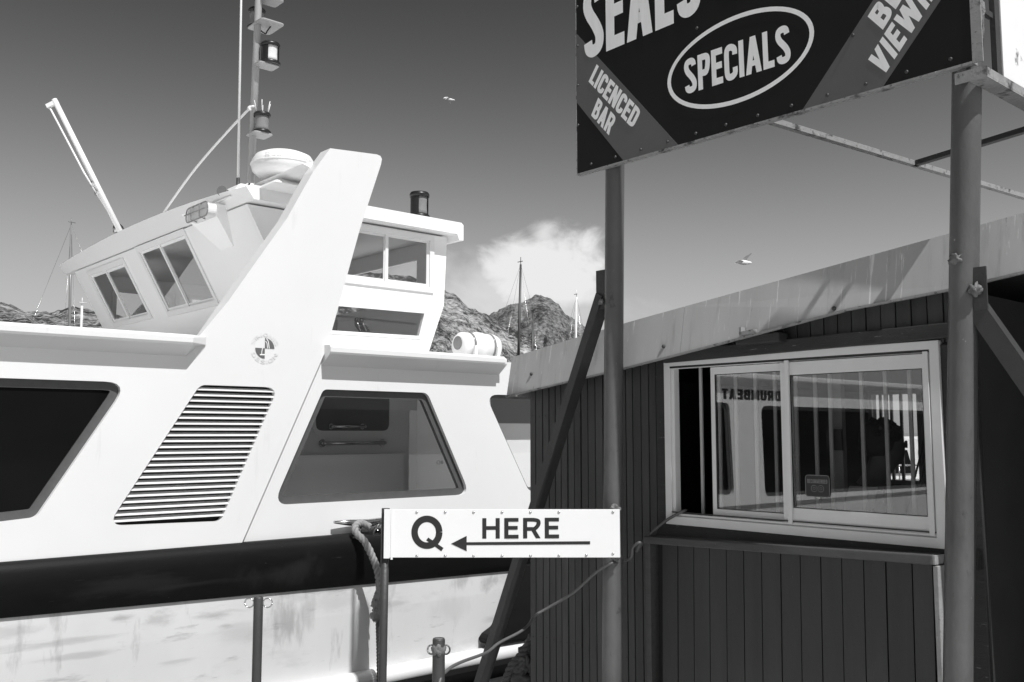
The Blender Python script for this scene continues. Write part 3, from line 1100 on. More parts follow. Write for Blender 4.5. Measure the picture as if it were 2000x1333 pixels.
# saloon interior seen through the middle and right windows
inn = M['inner']
MB().box((-2.95, 1.30, BZ(.3)), (-.24, 1.35, BZ(2.2))).build('inner_bulkhead', inn, boat)
mb = MB()
iw = roundpoly([(-1.62, 1.575), (-.62, 1.575), (-.62, 2.19), (-1.62, 2.19)], [.13, .13, .07, .07])
mb.plate(iw, [inset(iw, .045)], Y(1.275), Y(1.30))
iwo = mb.build('inner_window', inn, boat)
MB().plate(inset(iw, .04), [], Y(1.285), Y(1.296)).build('pane', M['innerpane'], iwo)
for (xa, xb, z, r) in ((-1.50, -.76, 1.49, .018), (-1.40, -1.02, 1.665, .014)):
    mb = MB()
    mb.tube([(xa, 1.21, BZ(z)), (xb, 1.21, BZ(z))], r, 12)
    for x in (xa, xb):
        mb.tube([(x, 1.20, BZ(z)), (x, 1.27, BZ(z))], r * 1.1, 10)
        mb.lathe([(r * 2.2, 0), (r * 2.2, .012)], (x, 1.262, BZ(z)), (0, 1, 0), 16)
    mb.build('handrail', M['chrome'], boat)
MB().box((-2.5, 1.16, BZ(.3)), (-.55, 1.30, BZ(1.34))).box((-2.5, 1.12, BZ(1.34)), (-.55, 1.3, BZ(1.375))).build('seat_back', inn, boat)
MB().box((-.28, .06, BZ(.3)), (-.24, 1.30, BZ(2.2))).build('cross_bulkhead', M['white'], boat)
MB().box((-.30, .35, BZ(.5)), (-.282, .95, BZ(2.05))).box((-.33, .25, BZ(1.02)), (-.28, .55, BZ(1.07))).build('cabin_door', M['white'], boat)
MB().lathe([(.02, 0), (.012, .03), (.026, .045), (.022, .06)], (-.30, .80, BZ(1.28)), (-1, 0, 0), 12).build('door_knob', M['chrome'], boat)
MB().box((-2.98, .06, BZ(.3)), (-2.94, 1.30, BZ(2.2))).build('cross_bulkhead', inn, boat)
MB().box((-2.95, .06, BZ(.28)), (-.24, 1.3, BZ(.32))).build('saloon_floor', inn, boat)
mb = MB()
mb.quadbox([(-.2, .16, BZ(.4)), (2.5, .16, BZ(.4)), (2.5, .6, BZ(.4)), (-.2, .6, BZ(.4)), (-.2, .34, BZ(1.70)), (2.5, .34, BZ(1.70)), (2.5, .6, BZ(1.70)), (-.2, .6, BZ(1.70))])
mb.build('stair_casing', M['white'], boat)

# ---- wheelhouse
RK = .55
fxz = lambda z: -2.6 + RK * (3.93 - z)
wh_up = rect(-1.78, 3.19, -.335, 3.735)
wh_low = [(-1.80, 2.63), (-.475, 2.65), (-.40, 2.915), (-1.66, 2.90)]
side = [(fxz(2.34), 2.34), (-.40, 2.34), (-.14, 3.02), (-.10, 3.80), (fxz(3.80), 3.80)]
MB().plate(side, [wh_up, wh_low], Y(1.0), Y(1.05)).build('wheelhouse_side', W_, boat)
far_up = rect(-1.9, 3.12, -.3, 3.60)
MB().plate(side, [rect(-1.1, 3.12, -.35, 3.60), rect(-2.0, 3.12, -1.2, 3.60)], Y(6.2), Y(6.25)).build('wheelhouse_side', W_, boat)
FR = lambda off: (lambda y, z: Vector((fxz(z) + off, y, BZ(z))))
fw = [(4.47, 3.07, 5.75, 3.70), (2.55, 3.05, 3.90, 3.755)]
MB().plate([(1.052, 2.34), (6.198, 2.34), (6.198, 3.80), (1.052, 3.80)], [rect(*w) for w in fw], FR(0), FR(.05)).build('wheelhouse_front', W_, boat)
mb = MB()
AX = lambda off: (lambda y, z: Vector((-.12 + off - max(0, 3.02 - z) * .38, y, BZ(z))))
mb.plate([(1.052, 2.34), (6.198, 2.34), (6.198, 3.02), (6.198, 3.80), (1.052, 3.80), (1.052, 3.02)], [rect(1.5, 3.12, 3.3, 3.60), rect(3.9, 3.12, 5.7, 3.60)], AX(0), AX(-.04))
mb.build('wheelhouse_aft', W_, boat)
# crowned roof with lip
mb = MB()
NYr = 14
for z_off, flip in ((.15, False), (0, True)):
    pass
ring = []
for i in range(NYr + 1):
    y = .84 + 5.80 * i / NYr
    cr = .11 * (1 - ((y - 3.74) / 2.9) ** 2)
    ring.append([mb.bm.verts.new(p) for p in ((-2.535, y, BZ(3.818)), (-2.62, y, BZ(3.93 + cr)), (-2.56, y, BZ(3.955 + cr)), (-.02, y, BZ(3.955 + cr)), (.01, y, BZ(3.93 + cr)), (.01, y, BZ(3.755)),
                                                    (-.05, y, BZ(3.755)), (-.08, y, BZ(3.82)), (-2.50, y, BZ(3.819)))])
for A, Bq in zip(ring, ring[1:]):
    for k in range(9):
        f = mb.bm.faces.new((A[k], A[(k + 1) % 9], Bq[(k + 1) % 9], Bq[k]))
mb.bm.faces.new(ring[0])
mb.bm.faces.new(ring[-1])
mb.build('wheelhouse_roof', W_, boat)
MB().box((-2.5, 1.06, BZ(3.79)), (-.12, 6.19, BZ(3.812))).build('headliner', inn, boat)
MB().box((-1.72, 1.06, BZ(2.36)), (-.5, 6.19, BZ(2.40))).build('wheelhouse_floor', M['innerdark'], boat)


def slide_window(loop_map, x0, z0, x1, z1, split, name='sliding_window', back=None):
    """An aluminium frame proud of the wall, two sashes and their panes."""
    fm, bm_ = loop_map
    o = MB().plate(rect(x0 - .045, z0 - .045, x1 + .045, z1 + .045), [rect(x0 + .012, z0 + .012, x1 - .012, z1 - .012)], fm(-.018), fm(.02)).build(name, M['whitem'], boat)
    lo, hi = min(x0, x1), max(x0, x1)
    sp = lo + (hi - lo) * split
    for a_, b_, dp in ((lo, sp + .02, .022), (sp - .02, hi, .006)):
        MB().plate(rect(a_ + .008, z0 + .008, b_ - .008, z1 - .008), [rect(a_ + .045, z0 + .05, b_ - .045, z1 - .035)], fm(dp), fm(dp + .014)).build('sash', M['whitem'], o)
        MB().plate(rect(a_ + .04, z0 + .045, b_ - .04, z1 - .03), [], fm(dp + .004), fm(dp + .009)).build('pane', M['clearglass'], o)
    return o


SY = lambda y0: ((lambda d: (lambda a, b: Vector((a, y0 + d, BZ(b))))), None)
FYm = ((lambda d: (lambda a, b: Vector((fxz(b) + d * .88, a, BZ(b) + d * -.48 * 0)))), None)
slide_window(SY(1.0), -1.78, 3.19, -.335, 3.735, .60)
for w in fw:
    slide_window(FYm, w[0], w[1], w[2], w[3], .56)
for a_, b_ in ((-1.1, -.35), (-2.0, -1.2)):
    MB().plate(rect(a_ - .03, 3.09, b_ + .03, 3.63), [rect(a_ + .03, 3.15, b_ - .03, 3.57)], Y(6.17), Y(6.2)).build('far_window_frame', M['whitem'], boat)
lw = MB().plate([(-1.84, 2.60), (-.455, 2.62), (-.37, 2.945), (-1.68, 2.93)], [[(-1.79, 2.635), (-.482, 2.655), (-.41, 2.908), (-1.655, 2.893)]], Y(.992), Y(1.0)).build('lower_window', M['whitem'], boat)
MB().plate([(-1.80, 2.63), (-.475, 2.65), (-.40, 2.915), (-1.66, 2.90)], [], Y(1.015), Y(1.02)).build('pane', M['clearglass'], lw)
# helm console and throttle levers behind the lower window
mb = MB()
mb.box((-1.66, 1.5, BZ(2.4)), (-1.2, 5.5, BZ(2.82)))
mb.box((-1.0, 1.35, BZ(2.4)), (-.55, 1.75, BZ(2.70)))
mb.build('helm_console', M['innerdark'], boat)
for dx in (0, .09):
    b0 = Vector((-.98 + dx, 1.38, BZ(2.60)))
    t0 = b0 + Vector((-.06 + dx * -.3, 0, .22))
    lv_ = MB().tube([b0, b0.lerp(t0, .5) + Vector((.02, 0, 0)), t0], .008, 8).build('throttle_lever', M['chrome'], boat)
    MB().lump(t0, .026, 2, 0).build('knob', M['black'], lv_)
mb = MB()
hw = Vector((-.84, 1.55, BZ(2.74)))
mb.tube([hw + Vector((math.cos(k * math.pi / 12) * .05, math.sin(k * math.pi / 12) * .14, math.sin(k * math.pi / 12) * .10)) for k in range(25)], .02, 8)
mb.lump(hw, .06, 2, .2)
mb.build('steering_wheel', M['black'], boat)
# bulkhead light with wire cage on its wedge
mb = MB()
mb.quadbox([(fxz(3.5) - .01, 1.62, BZ(3.50)), (fxz(3.5) + .05, 1.62, BZ(3.5)), (fxz(3.5) + .05, 1.92, BZ(3.5)), (fxz(3.5) - .01, 1.92, BZ(3.5)),
            (-2.72, 1.42, BZ(3.86)), (-2.5, 1.42, BZ(3.86)), (-2.5, 2.12, BZ(3.86)), (-2.72, 2.12, BZ(3.86))])
mb.build('light_wedge', W_, boat)
lc = Vector((-2.70, 1.66, BZ(3.80)))
bl = MB()
rr_ = roundpoly([(-.25, -.07), (.25, -.07), (.25, .07), (-.25, .07)], .07)
bl.plate(rr_, [], lambda a, b: lc + Vector((-.045, a, b)), lambda a, b: lc + Vector((.05, a, b)))
blo = bl.build('bulkhead_light', M['lensw'], boat, bevel=.02)
mb = MB()
mb.tube([lc + Vector((-.05, p[0] * 1.05, p[1] * 1.05)) for p in rr_ + rr_[:1]], .007, 6)
for yy in (-.10, .10):
    mb.tube([lc + Vector((.0, yy, -.08)), lc + Vector((-.065, yy, -.06)), lc + Vector((-.07, yy, .06)), lc + Vector((.0, yy, .08))], .006, 6)
mb.tube([lc + Vector((-.07, -.25, 0)), lc + Vector((-.075, .25, 0))], .006, 6)
mb.build('wire_cage', M['lens'], blo)

# ---- mast, lamps, radar, aerials on the roof
MY = 1.5
m0, m1 = BF.p3(489, 385, MY), BF.p3(505, 0, MY)
mtop = m0 + (m1 - m0) * 1.12
mast = MB().tube([m0, m1, mtop], .037, 16).build('mast', M['mastgrey'], boat)
MB().lathe([(.10, 0), (.10, .03), (.06, .05), (.05, .16)], m0 + Vector((0, 0, -.03)), (0, 0, 1), 20).build('mast_foot', W_, mast)


def nav_lamp(p, r, h, lens_m, base=True, window_side=False, cap=True):
    o = MB().lathe([(r * 1.12, 0), (r * 1.15, h * .10), (r * .98, h * .16)], p, (0, 0, 1), 24).build('nav_lamp', M['black'], boat)
    MB().lathe([(r * .92, h * .14), (r * .86, h * .3), (r * .84, h * .48), (r * .86, h * .68), (r * .93, h * .84)], p, (0, 0, 1), 24).build('lens', lens_m, o)
    MB().lathe([(r * 1.05, h * .82), (r * 1.08, h * .92), (r * .95, h), (r * .3, h * 1.02)], p, (0, 0, 1), 24).build('cap', M['black'], o)
    if window_side:
        mb = MB()
        n = 20
        a0_, a1_ = R(-35), R(250)
        vs_ = [[mb.bm.verts.new(p + Vector((math.cos(a0_ + (a1_ - a0_) * k / n - R(20)) * rr2, math.sin(a0_ + (a1_ - a0_) * k / n - R(20)) * rr2, hh))) for k in range(n + 1)]
               for rr2, hh in ((r * .97, h * .12), (r * .97, h * .86), (r * .90, h * .86), (r * .90, h * .12))]
        for A, Bq in zip(vs_, vs_[1:] + vs_[:1]):
            for k in range(n):
                mb.bm.faces.new((A[k], A[k + 1], Bq[k + 1], Bq[k]))
        mb.build('shield', M['black'], o)
    return o


def lamp_shelf(c, w, d, z, label=None):
    w, d = w * .88, d * .88
    pl = roundpoly([(-w, -d), (w, -d), (w, d), (-w, d)], min(w, d) * .35, 4)
    mb = MB()
    mb.plate(pl, [], lambda a, b: Vector((c.x + a, c.y + b, z)), lambda a, b: Vector((c.x + a, c.y + b, z + .012)))
    return mb.build('lamp_shelf', M['mastgrey'], boat)


# lowest lamp, on the near side of the mast
l1 = BF.p3(511, 262, MY - .1)
lamp_shelf(l1 + Vector((-.01, .03, 0)), .12, .12, l1.z - .012)
L1 = nav_lamp(l1, .082, .22, M['lens'])
mb = MB()
for k in range(6):
    a_ = k * 1.05
    q = l1 + Vector((math.cos(a_) * .06, math.sin(a_) * .06, .215))
    mb.tube([q, q + Vector((math.cos(a_) * .03, math.sin(a_) * .03, .12))], .004, 5)
mb.build('bird_spikes', M['whitem'], L1)
l2 = BF.p3(527, 128, MY - .1)
lamp_shelf(l2 + Vector((-.03, .03, 0)), .13, .10, l2.z - .012)
nav_lamp(l2, .095, .235, M['lensw'], window_side=True)
l3 = BF.p3(501, 58, MY + .14)
lamp_shelf(l3 + Vector((.03, -.15, 0)), .15, .20, l3.z - .012)
nav_lamp(l3, .085, .22, M['lens'])
tp = BF.p3(526, 3, MY)
lamp_shelf(tp + Vector((0, 0, 0)), .14, .12, tp.z)
mb = MB()
mb.tube(smooth_path([l3 + Vector((-.05, -.08, .0)), l3 + Vector((-.05, -.14, -.05)), l3 + Vector((.02, -.16, -.09)), l3 + Vector((.05, -.15, -.05)), l3 + Vector((.07, -.2, 0))], 4), .008, 6)
mb.tube(smooth_path([m0 + Vector((-.04, -.06, .12)), m0 + Vector((-.10, -.08, .05)), m0 + Vector((-.09, -.1, -.02)), m0 + Vector((-.03, -.1, -.03)), m0 + Vector((-.02, -.08, .08)), m0 + Vector((.05, -.05, .12))], 4), .010, 6)
mb.build('lamp_wiring', M['black'], mast)
# curved stay rod
s0, s1 = BF.p3(488, 212, MY), BF.p3(320, 415, 3.0)
mb = MB()
mb.tube(smooth_path([s0 + Vector((.04, 0, 0)), s0, s0.lerp(s1, .33) + Vector((0, 0, .05)), s0.lerp(s1, .66) + Vector((-.0, 0, .06)), s1], 5), .013, 10)
mb.lathe([(.025, -.02), (.025, .02)], s0, (0, 1, 0), 12)
mb.build('stay_rod', M['whitem'], boat)
# whip aerial
w0, w1 = BF.p3(465, 352, MY), BF.p3(471, 0, MY)
wa = MB().tube([w0, w1, w0 + (w1 - w0) * 1.5], [.014, .011, .008], 10).build('whip_aerial', M['whitem'], boat)
MB().lathe([(.03, -.16), (.03, -.12), (.018, -.1), (.018, .02)], w0, (0, 0, 1), 14).build('aerial_base', M['steel'], wa)
hn = BF.p3(440, 376, MY)
MB().lathe([(.05, -.06), (.05, .0), (.035, .02), (.01, .03)], hn, (0, 0, 1), 16).lathe([(.02, 0), (.05, .09), (.052, .1)], hn + Vector((0, -.0, -.01)), (-.7, -.7, 0), 16).build('deck_horn', M['chrome'], boat)
# radar dome on its bracket
rc = BF.p3(553, 347, .95)
rd = MB().lathe([(.10, -.05), (.24, 0), (.30, .05), (.315, .11), (.305, .15), (.27, .205), (.20, .235), (.08, .25)], rc, (0, 0, 1), 40).build('radar_dome', M['whitem'], boat)
MB().lathe([(.317, .105), (.319, .112), (.317, .119)], rc, (0, 0, 1), 40).build('dome_seam', M['inner'], rd)


def radar_map(u, v, l):
    a_ = R(208) + (R(300) - R(208)) * u
    r = .3135 + l
    return rc + Vector((math.cos(a_) * r, math.sin(a_) * r, .118 + v * .07))


FNT = bpy.data.curves.new('dome_lettering', 'FONT')
FNT.body = 'Raymarine'
FNT.size = 1.0
FNT.resolution_u = 4
fo = bpy.data.objects.new('tmp_text', FNT)
COL.objects.link(fo)
bpy.context.view_layer.update()
me = bpy.data.meshes.new_from_object(fo.evaluated_get(bpy.context.evaluated_depsgraph_get()))
mxx = max(v.co.x for v in me.vertices)
for v in me.vertices:
    v.co = radar_map(v.co.x / mxx, v.co.y, .003)
bpy.data.objects.remove(fo)
me.materials.clear()
me.materials.append(M['pale'])
lt = bpy.data.objects.new('dome_lettering', me)
COL.objects.link(lt)
lt.parent = rd
mb = MB()
mb.quadbox([(-2.50, .50, BZ(3.93)), (-1.75, .50, BZ(3.93)), (-1.75, 1.6, BZ(3.93)), (-2.50, 1.6, BZ(3.93)),
            (-2.30, .74, rc.z - .045), (-1.95, .74, rc.z - .045), (-1.95, 1.3, rc.z - .045), (-2.30, 1.3, rc.z - .045)])
mb.build('radar_fairing', W_, boat, bevel=.03)
MB().tube([(-2.1, .05, BZ(4.10)), (-2.12, .45, BZ(4.09)), (-2.14, .85, rc.z - .06)], .045, 12).build('radar_arm', W_, boat)
mb = MB()
mb.quadbox([(-2.62, 1.2, BZ(3.9)), (-2.1, 1.2, BZ(3.9)), (-2.1, 1.95, BZ(3.9)), (-2.62, 1.95, BZ(3.9)),
            (-2.46, 1.3, BZ(4.08)), (-2.2, 1.3, BZ(4.08)), (-2.2, 1.8, BZ(4.08)), (-2.46, 1.8, BZ(4.08))])
mb.build('mast_plinth', W_, boat, bevel=.02)
# outrigger pole leaning forward of the wheelhouse roof
pp0, pn = Vector((-2.58, 4.5, BZ(4.02))), Vector((.66, .751, 0))
q0, q1 = BF.plane(236, 455, pp0, pn), BF.plane(106, 195, pp0, pn)
og = MB().tube([q0, q1], .034, 14).build('outrigger_pole', M['whitem'], boat)
mb = MB()
d_ = (q1 - q0).normalized()
sd_ = d_.cross(pn).normalized()
OS = 1 if sd_.x < 0 else -1
mb.tube([q0 + sd_ * OS * .02 + d_ * .3, q0 + sd_ * OS * .075 + d_ * .9, q1 + sd_ * OS * .095 - d_ * .02], .012, 8)
mb.bar(q1 - d_ * .04 - sd_ * OS * .03, q1 - d_ * .04 + sd_ * OS * .12, .05, .05, up=tuple(pn))
mb.build('pole_line', M['whitem'], og)
mb = MB()
for k in (.62, .74):
    mb.lathe([(.05, 0), (.05, .05)], q0 + d_ * k + sd_ * .05, (1, 0, 0), 10)
mb.lump(q0 + Vector((0, .1, .06)), .07, 2, .3)
mb.build('pole_fitting', M['chrome'], og)
# stern side lamp on the roof
l4 = BF.p3(819, 428, 1.15)
L4 = nav_lamp(l4, .105, .30, M['lens'], window_side=True)
MB().box(l4 + Vector((-.15, -.12, -.05)), l4 + Vector((.17, .12, -.005))).build('lamp_base', M['whitem'], L4)

# ================================================================== LIFE RAFT on the boat's roof
lr = BF.p3(932, 688, .62)
lrw = bw(lr.x, lr.y, 2.376)
raft = thing('life_raft', 'white life raft canister lying on the boat roof aft of the wheelhouse', 'life raft', lrw, BF.ang)
mb = MB()
mb.lathe([(.05, -.27), (.12, -.262), (.145, -.23), (.15, -.05), (.158, -.04), (.158, .04), (.15, .05), (.15, .2), (.13, .25), (.05, .275)], (0, 0, .165), (1, 0, 0), 32)
cn = mb.build('canister', M['whitem'], raft)
mb = MB()
for x in (-.14, .14):
    mb.lathe([(.1535, -.014), (.1535, .014)], (x, 0, .165), (1, 0, 0), 32)
mb.build('strap', M['lens'], cn)
mb = MB()
for x in (-.16, .16):
    mb.box((x - .02, -.16, 0), (x + .02, .16, .035))
    mb.quadbox([(x - .02, -.17, 0), (x + .02, -.17, 0), (x + .02, -.13, 0), (x - .02, -.13, 0), (x - .02, -.19, .16), (x + .02, -.19, .16), (x + .02, -.165, .16), (x - .02, -.165, .16)])
mb.build('cradle', M['whitem'], raft)
mb = MB()
mb.lathe([(.075, 0), (.075, .004)], (-.272, 0, .19), (-1, 0, 0), 20)
mb.build('raft_label', M['lens'], cn)

# ================================================================== KIOSK
kiosk = thing('kiosk', 'dark boarded ticket kiosk with a grey fascia and a white sliding window', 'kiosk', (KF.o.x, KF.o.y, QUAY), KF.ang)
K = lambda x, y, z: Vector((x, y, kz(z)))
FB = [(-.09, 1.87), (1.1, 2.022), (1.9, 2.135), (2.71, 2.256), (3.24, 2.30), (5.2, 2.545)]
FT = [(-.09, 2.17), (1.1, 2.337), (3.25, 2.596), (5.2, 2.84)]


def lerp(P, x):
    for (xa, za), (xb, zb_) in zip(P, P[1:]):
        if x <= xb or (xb, zb_) == P[-1]:
            return za + (zb_ - za) * (x - xa) / (xb - xa)


WX0, WX1, WZ0, WZ1 = 1.355, 3.09, 1.055, 2.04
# boards: each one a part
x = 0.0
i = 0
while x < 1.235:
    w = .070 + random.uniform(-.007, .007)
    x1 = min(x + w, 1.25)
    dy = random.uniform(-.003, .003)
    g = .006 if i % 2 else .011
    MB().quadbox([K(x + g / 2, dy, -.53), K(x1 - g / 2, dy, -.53), K(x1 - g / 2, .02, -.53), K(x + g / 2, .02, -.53),
                  K(x + g / 2, dy, lerp(FT, x) - .06), K(x1 - g / 2, dy, lerp(FT, x1) - .06), K(x1 - g / 2, .02, lerp(FT, x1) - .06), K(x + g / 2, .02, lerp(FT, x) - .06)]
                 ).build('wall_board', M['board'], kiosk, bevel=.003)
    x = x1
    i += 1
x = 1.36
while x < 3.2:
    x1 = min(x + .085, 3.30)
    if lerp(FB, x) > 2.10:
        dy = random.uniform(-.003, .003)
        MB().quadbox([K(x + .003, dy, 2.06), K(x1 - .003, dy, 2.06), K(x1 - .003, .02, 2.06), K(x + .003, .02, 2.06),
                      K(x + .003, dy, lerp(FT, x) - .06), K(x1 - .003, dy, lerp(FT, x1) - .06), K(x1 - .003, .02, lerp(FT, x1) - .06), K(x + .003, .02, lerp(FT, x) - .06)]
                     ).build('wall_board', M['board'], kiosk, bevel=.003)
    x = x1
nail0 = MB().lathe([(.0055, 0), (.004, .002)], (0, 0, 0), (0, -1, 0), 8).build('nail', M['steel'], kiosk)
nl = [(.037 + .0705 * k, z_ + random.uniform(-.012, .012)) for k in range(17) for z_ in (.12, .95, 1.72)]
for k, (nx, nz_) in enumerate(nl):
    o = nail0 if k == 0 else nail0.copy()
    if k:
        COL.objects.link(o)
        o.parent = kiosk
    o.location = K(nx + random.uniform(-.006, .006), -.0035, nz_)
# shell behind the boards
mb = MB()
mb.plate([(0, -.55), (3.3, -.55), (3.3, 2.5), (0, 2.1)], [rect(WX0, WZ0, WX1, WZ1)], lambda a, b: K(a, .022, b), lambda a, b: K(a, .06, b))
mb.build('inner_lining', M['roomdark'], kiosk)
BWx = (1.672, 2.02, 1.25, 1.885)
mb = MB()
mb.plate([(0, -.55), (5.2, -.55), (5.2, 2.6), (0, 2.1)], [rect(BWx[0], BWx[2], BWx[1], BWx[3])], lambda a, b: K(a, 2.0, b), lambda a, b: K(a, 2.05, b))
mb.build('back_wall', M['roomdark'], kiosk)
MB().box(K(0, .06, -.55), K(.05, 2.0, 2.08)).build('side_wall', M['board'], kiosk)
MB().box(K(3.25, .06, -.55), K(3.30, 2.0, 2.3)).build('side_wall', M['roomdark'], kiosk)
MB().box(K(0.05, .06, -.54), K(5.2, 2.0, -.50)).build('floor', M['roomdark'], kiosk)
mb = MB()
mb.quadbox([K(-.08, -.06, 2.02), K(5.2, -.06, 2.70), K(5.2, 2.2, 2.70), K(-.08, 2.2, 2.02), K(-.08, -.06, 2.08), K(5.2, -.06, 2.76), K(5.2, 2.2, 2.76), K(-.08, 2.2, 2.08)])
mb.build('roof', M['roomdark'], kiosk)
# alcove right of the window
x = 3.31
while x < 5.2:
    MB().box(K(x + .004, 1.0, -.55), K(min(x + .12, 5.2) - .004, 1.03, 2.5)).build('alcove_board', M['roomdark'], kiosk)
    x += .12
MB().box(K(5.15, -.05, -.55), K(5.2, 2.0, 2.5)).build('side_wall', M['board'], kiosk)
# fascia sheets, leaning back at the top
for xa, xb in ((-.09, 1.556), (1.559, 3.372), (3.376, 5.2)):
    n = 6
    mb = MB()
    pts = [(xa + (xb - xa) * k / n) for k in range(n + 1)]
    lean = .055
    loop = [(q, lerp(FB, q)) for q in pts] + [(q, lerp(FT, q)) for q in reversed(pts)]
    fy = lambda a, b: -.15 + lean * (b - lerp(FB, a)) / (lerp(FT, a) - lerp(FB, a))
    mb.plate(loop, [], lambda a, b: K(a, fy(a, b), b), lambda a, b: K(a, fy(a, b) + .012, b))
    mb.build('fascia', M['fascia'], kiosk)
mb = MB()
for xa, xb in zip([p[0] for p in FB], [p[0] for p in FB][1:]):
    mb.bar(K(xa, -.152, lerp(FB, xa)), K(xb, -.152, lerp(FB, xb)), .022, .012)
mb.build('fascia_edge', M['rust'], kiosk)
MB().quadbox([K(-.095, -.15, 1.872), K(-.083, -.15, 1.872), K(-.083, 2.1, 1.872), K(-.095, 2.1, 1.872), K(-.095, -.095, 2.168), K(-.083, -.095, 2.168), K(-.083, 2.1, 2.168), K(-.095, 2.1, 2.168)]).build('end_fascia', M['fascia'], kiosk)
for bx, zf in ((.16, .45), (1.42, .28), (2.62, .10)):
    z = lerp(FB, bx) + zf * .28
    MB().lathe([(.013, 0), (.011, .008), (.004, .012)], K(bx, -.15 + .055 * zf - .004, z), (0, -1, 0), 10).build('fascia_bolt', M['steel'], kiosk)
# timber trims round the window
tr = M['trim']
MB().box(K(1.25, -.022, -.53), K(1.345, .02, lerp(FB, 1.3) + .1)).build('window_trim', tr, kiosk, bevel=.006)
MB().bar(K(1.345, -.03, 2.085), K(3.22, -.03, 2.115), .06, .075).build('window_trim', tr, kiosk, bevel=.006)
MB().box(K(3.125, -.012, -.53), K(3.30, .02, 2.05)).build('window_trim', tr, kiosk, bevel=.006)
MB().quadbox([K(1.26, -.055, .93), K(3.28, -.055, .935), K(3.28, .02, .935), K(1.26, .02, .93), K(1.26, -.02, 1.03), K(3.28, -.02, 1.03), K(3.28, .02, 1.03), K(1.26, .02, 1.03)]).build('window_sill', tr, kiosk)
MB().box(K(1.96, -.135, 2.115), K(2.26, -.03, 2.175)).build('shutter_bracket', tr, kiosk, bevel=.01)
MB().bar(K(2.03, -.17, 2.175), K(2.13, -.17, 2.185), .04, .022).box(K(2.03, -.19, 2.17), K(2.045, -.15, 2.215)).build('bracket_clip', M['rust'], kiosk)

# the sliding window: outer frame, two sashes, panes
al = M['alu']
KY = lambda y: (lambda a, b: K(a, y, b))
wf = MB()
wf.plate(rect(WX0 - .03, WZ0 - .035, WX1 + .035, WZ1 + .03), [rect(WX0 + .02, WZ0 + .018, WX1 - .015, WZ1 - .015)], KY(-.03), KY(.03))
wf.plate(rect(WX0 + .005, WZ0 + .003, WX1 - .003, WZ1 - .004), [rect(WX0 + .04, WZ0 + .03, WX1 - .03, WZ1 - .03)], KY(-.012), KY(.04))
wf.box(K(WX0 + .02, -.024, WZ0 + .024), K(WX1 - .015, -.014, WZ0 + .036))
wf.box(K(WX0 + .02, -.024, WZ0 + .006), K(WX1 - .015, -.014, WZ0 + .014))
wfo = wf.build('sliding_window', al, kiosk, bevel=.003)
MB().box(K(WX0 + .021, -.0305, WZ1 - .028), K(WX1 - .016, -.026, WZ1 - .0155)).build('track_shade_strip', M['black'], wfo)  # solid black strips paint the shade of the track grooves
MB().box(K(WX0 + .021, -.0305, WZ0 + .040), K(WX1 - .016, -.026, WZ0 + .047)).build('track_shade_strip', M['black'], wfo)
SX0, SXM, SX1 = KF.px(1390, 850, .01)[0], KF.px(1538, 850, 0)[0], WX1 - .02


def ksash(x0, x1, y, lw_, rw_, tw, bw_):
    z0, z1 = WZ0 + .034, WZ1 - .034
    MB().plate(rect(x0, z0, x1, z1), [rect(x0 + lw_, z0 + bw_, x1 - rw_, z1 - tw)], KY(y), KY(y + .022)).build('sash', al, wfo, bevel=.002)
    MB().plate(rect(x0 + lw_ - .002, z0 + bw_ - .002, x1 - rw_ + .002, z1 - tw + .002), [rect(x0 + lw_ + .004, z0 + bw_ + .004, x1 - rw_ - .004, z1 - tw - .004)], KY(y + .003), KY(y + .019)).build('glazing_bead', M['black'], wfo)
    MB().plate(rect(x0 + lw_ - .001, z0 + bw_ - .001, x1 - rw_ + .001, z1 - tw + .001), [], KY(y + .008), KY(y + .013)).build('pane', M['kglass'], wfo)


ksash(SX0, SXM + .02, .008, .030, .03, .045, .045)
ksash(SXM - .026, SX1, -.020, .055, .040, .075, .085)
for px_ in (1545, 1820):
    xx = KF.px(px_, 850, -.03)[0]
    MB().box(K(xx - .03, -.036, WZ0 + .03), K(xx - .004, -.022, WZ1 - .025)).build('pull_rail', al, wfo)
# sticker on the right pane
def kline(mb, pts, w, y):
    for p, q in zip(pts, pts[1:]):
        d = (Vector(q) - Vector(p)).normalized() * (w * .5)
        n_ = Vector((-d.y, d.x))
        p_, q_ = Vector(p) - d, Vector(q) + d
        mb.bm.faces.new([mb.bm.verts.new(K(c.x, y, c.y)) for c in (p_ + n_, q_ + n_, q_ - n_, p_ - n_)])


gy = -.0150
stx, stz = [KF.px(*p, gy) for p in ((1573, 928), (1621, 972))], None
sx0, sx1 = stx[0][0], stx[1][0]
sz1, sz0 = stx[0][1] + QUAY, stx[1][1] + QUAY
mb = MB()
mb.plate(roundpoly(rect(sx0, sz0, sx1, sz1), .02), [], KY(gy - .0008), KY(gy))
stk = mb.build('sticker', mat('dark_sticker', .02, .5), wfo)
mb = MB()
rp = roundpoly(rect(sx0, sz0, sx1, sz1), .02)
kline(mb, rp + rp[:1], .004, gy - .0012)
mx_ = (sx0 + sx1) / 2
kline(mb, [(mx_ - .02, sz0), (mx_, sz0 - .035), (mx_ + .02, sz0)], .004, gy - .0012)
for s in (-.021, .021):
    for r_ in (.018, .007):
        kline(mb, [(mx_ + s + math.cos(k * math.pi / 8) * r_, (sz0 * .62 + sz1 * .38) + math.sin(k * math.pi / 8) * r_) for k in range(17)], .0035, gy - .0014)
mb.build('sticker_print', mat('sticker_print', .16, .5), wfo, normals=False)
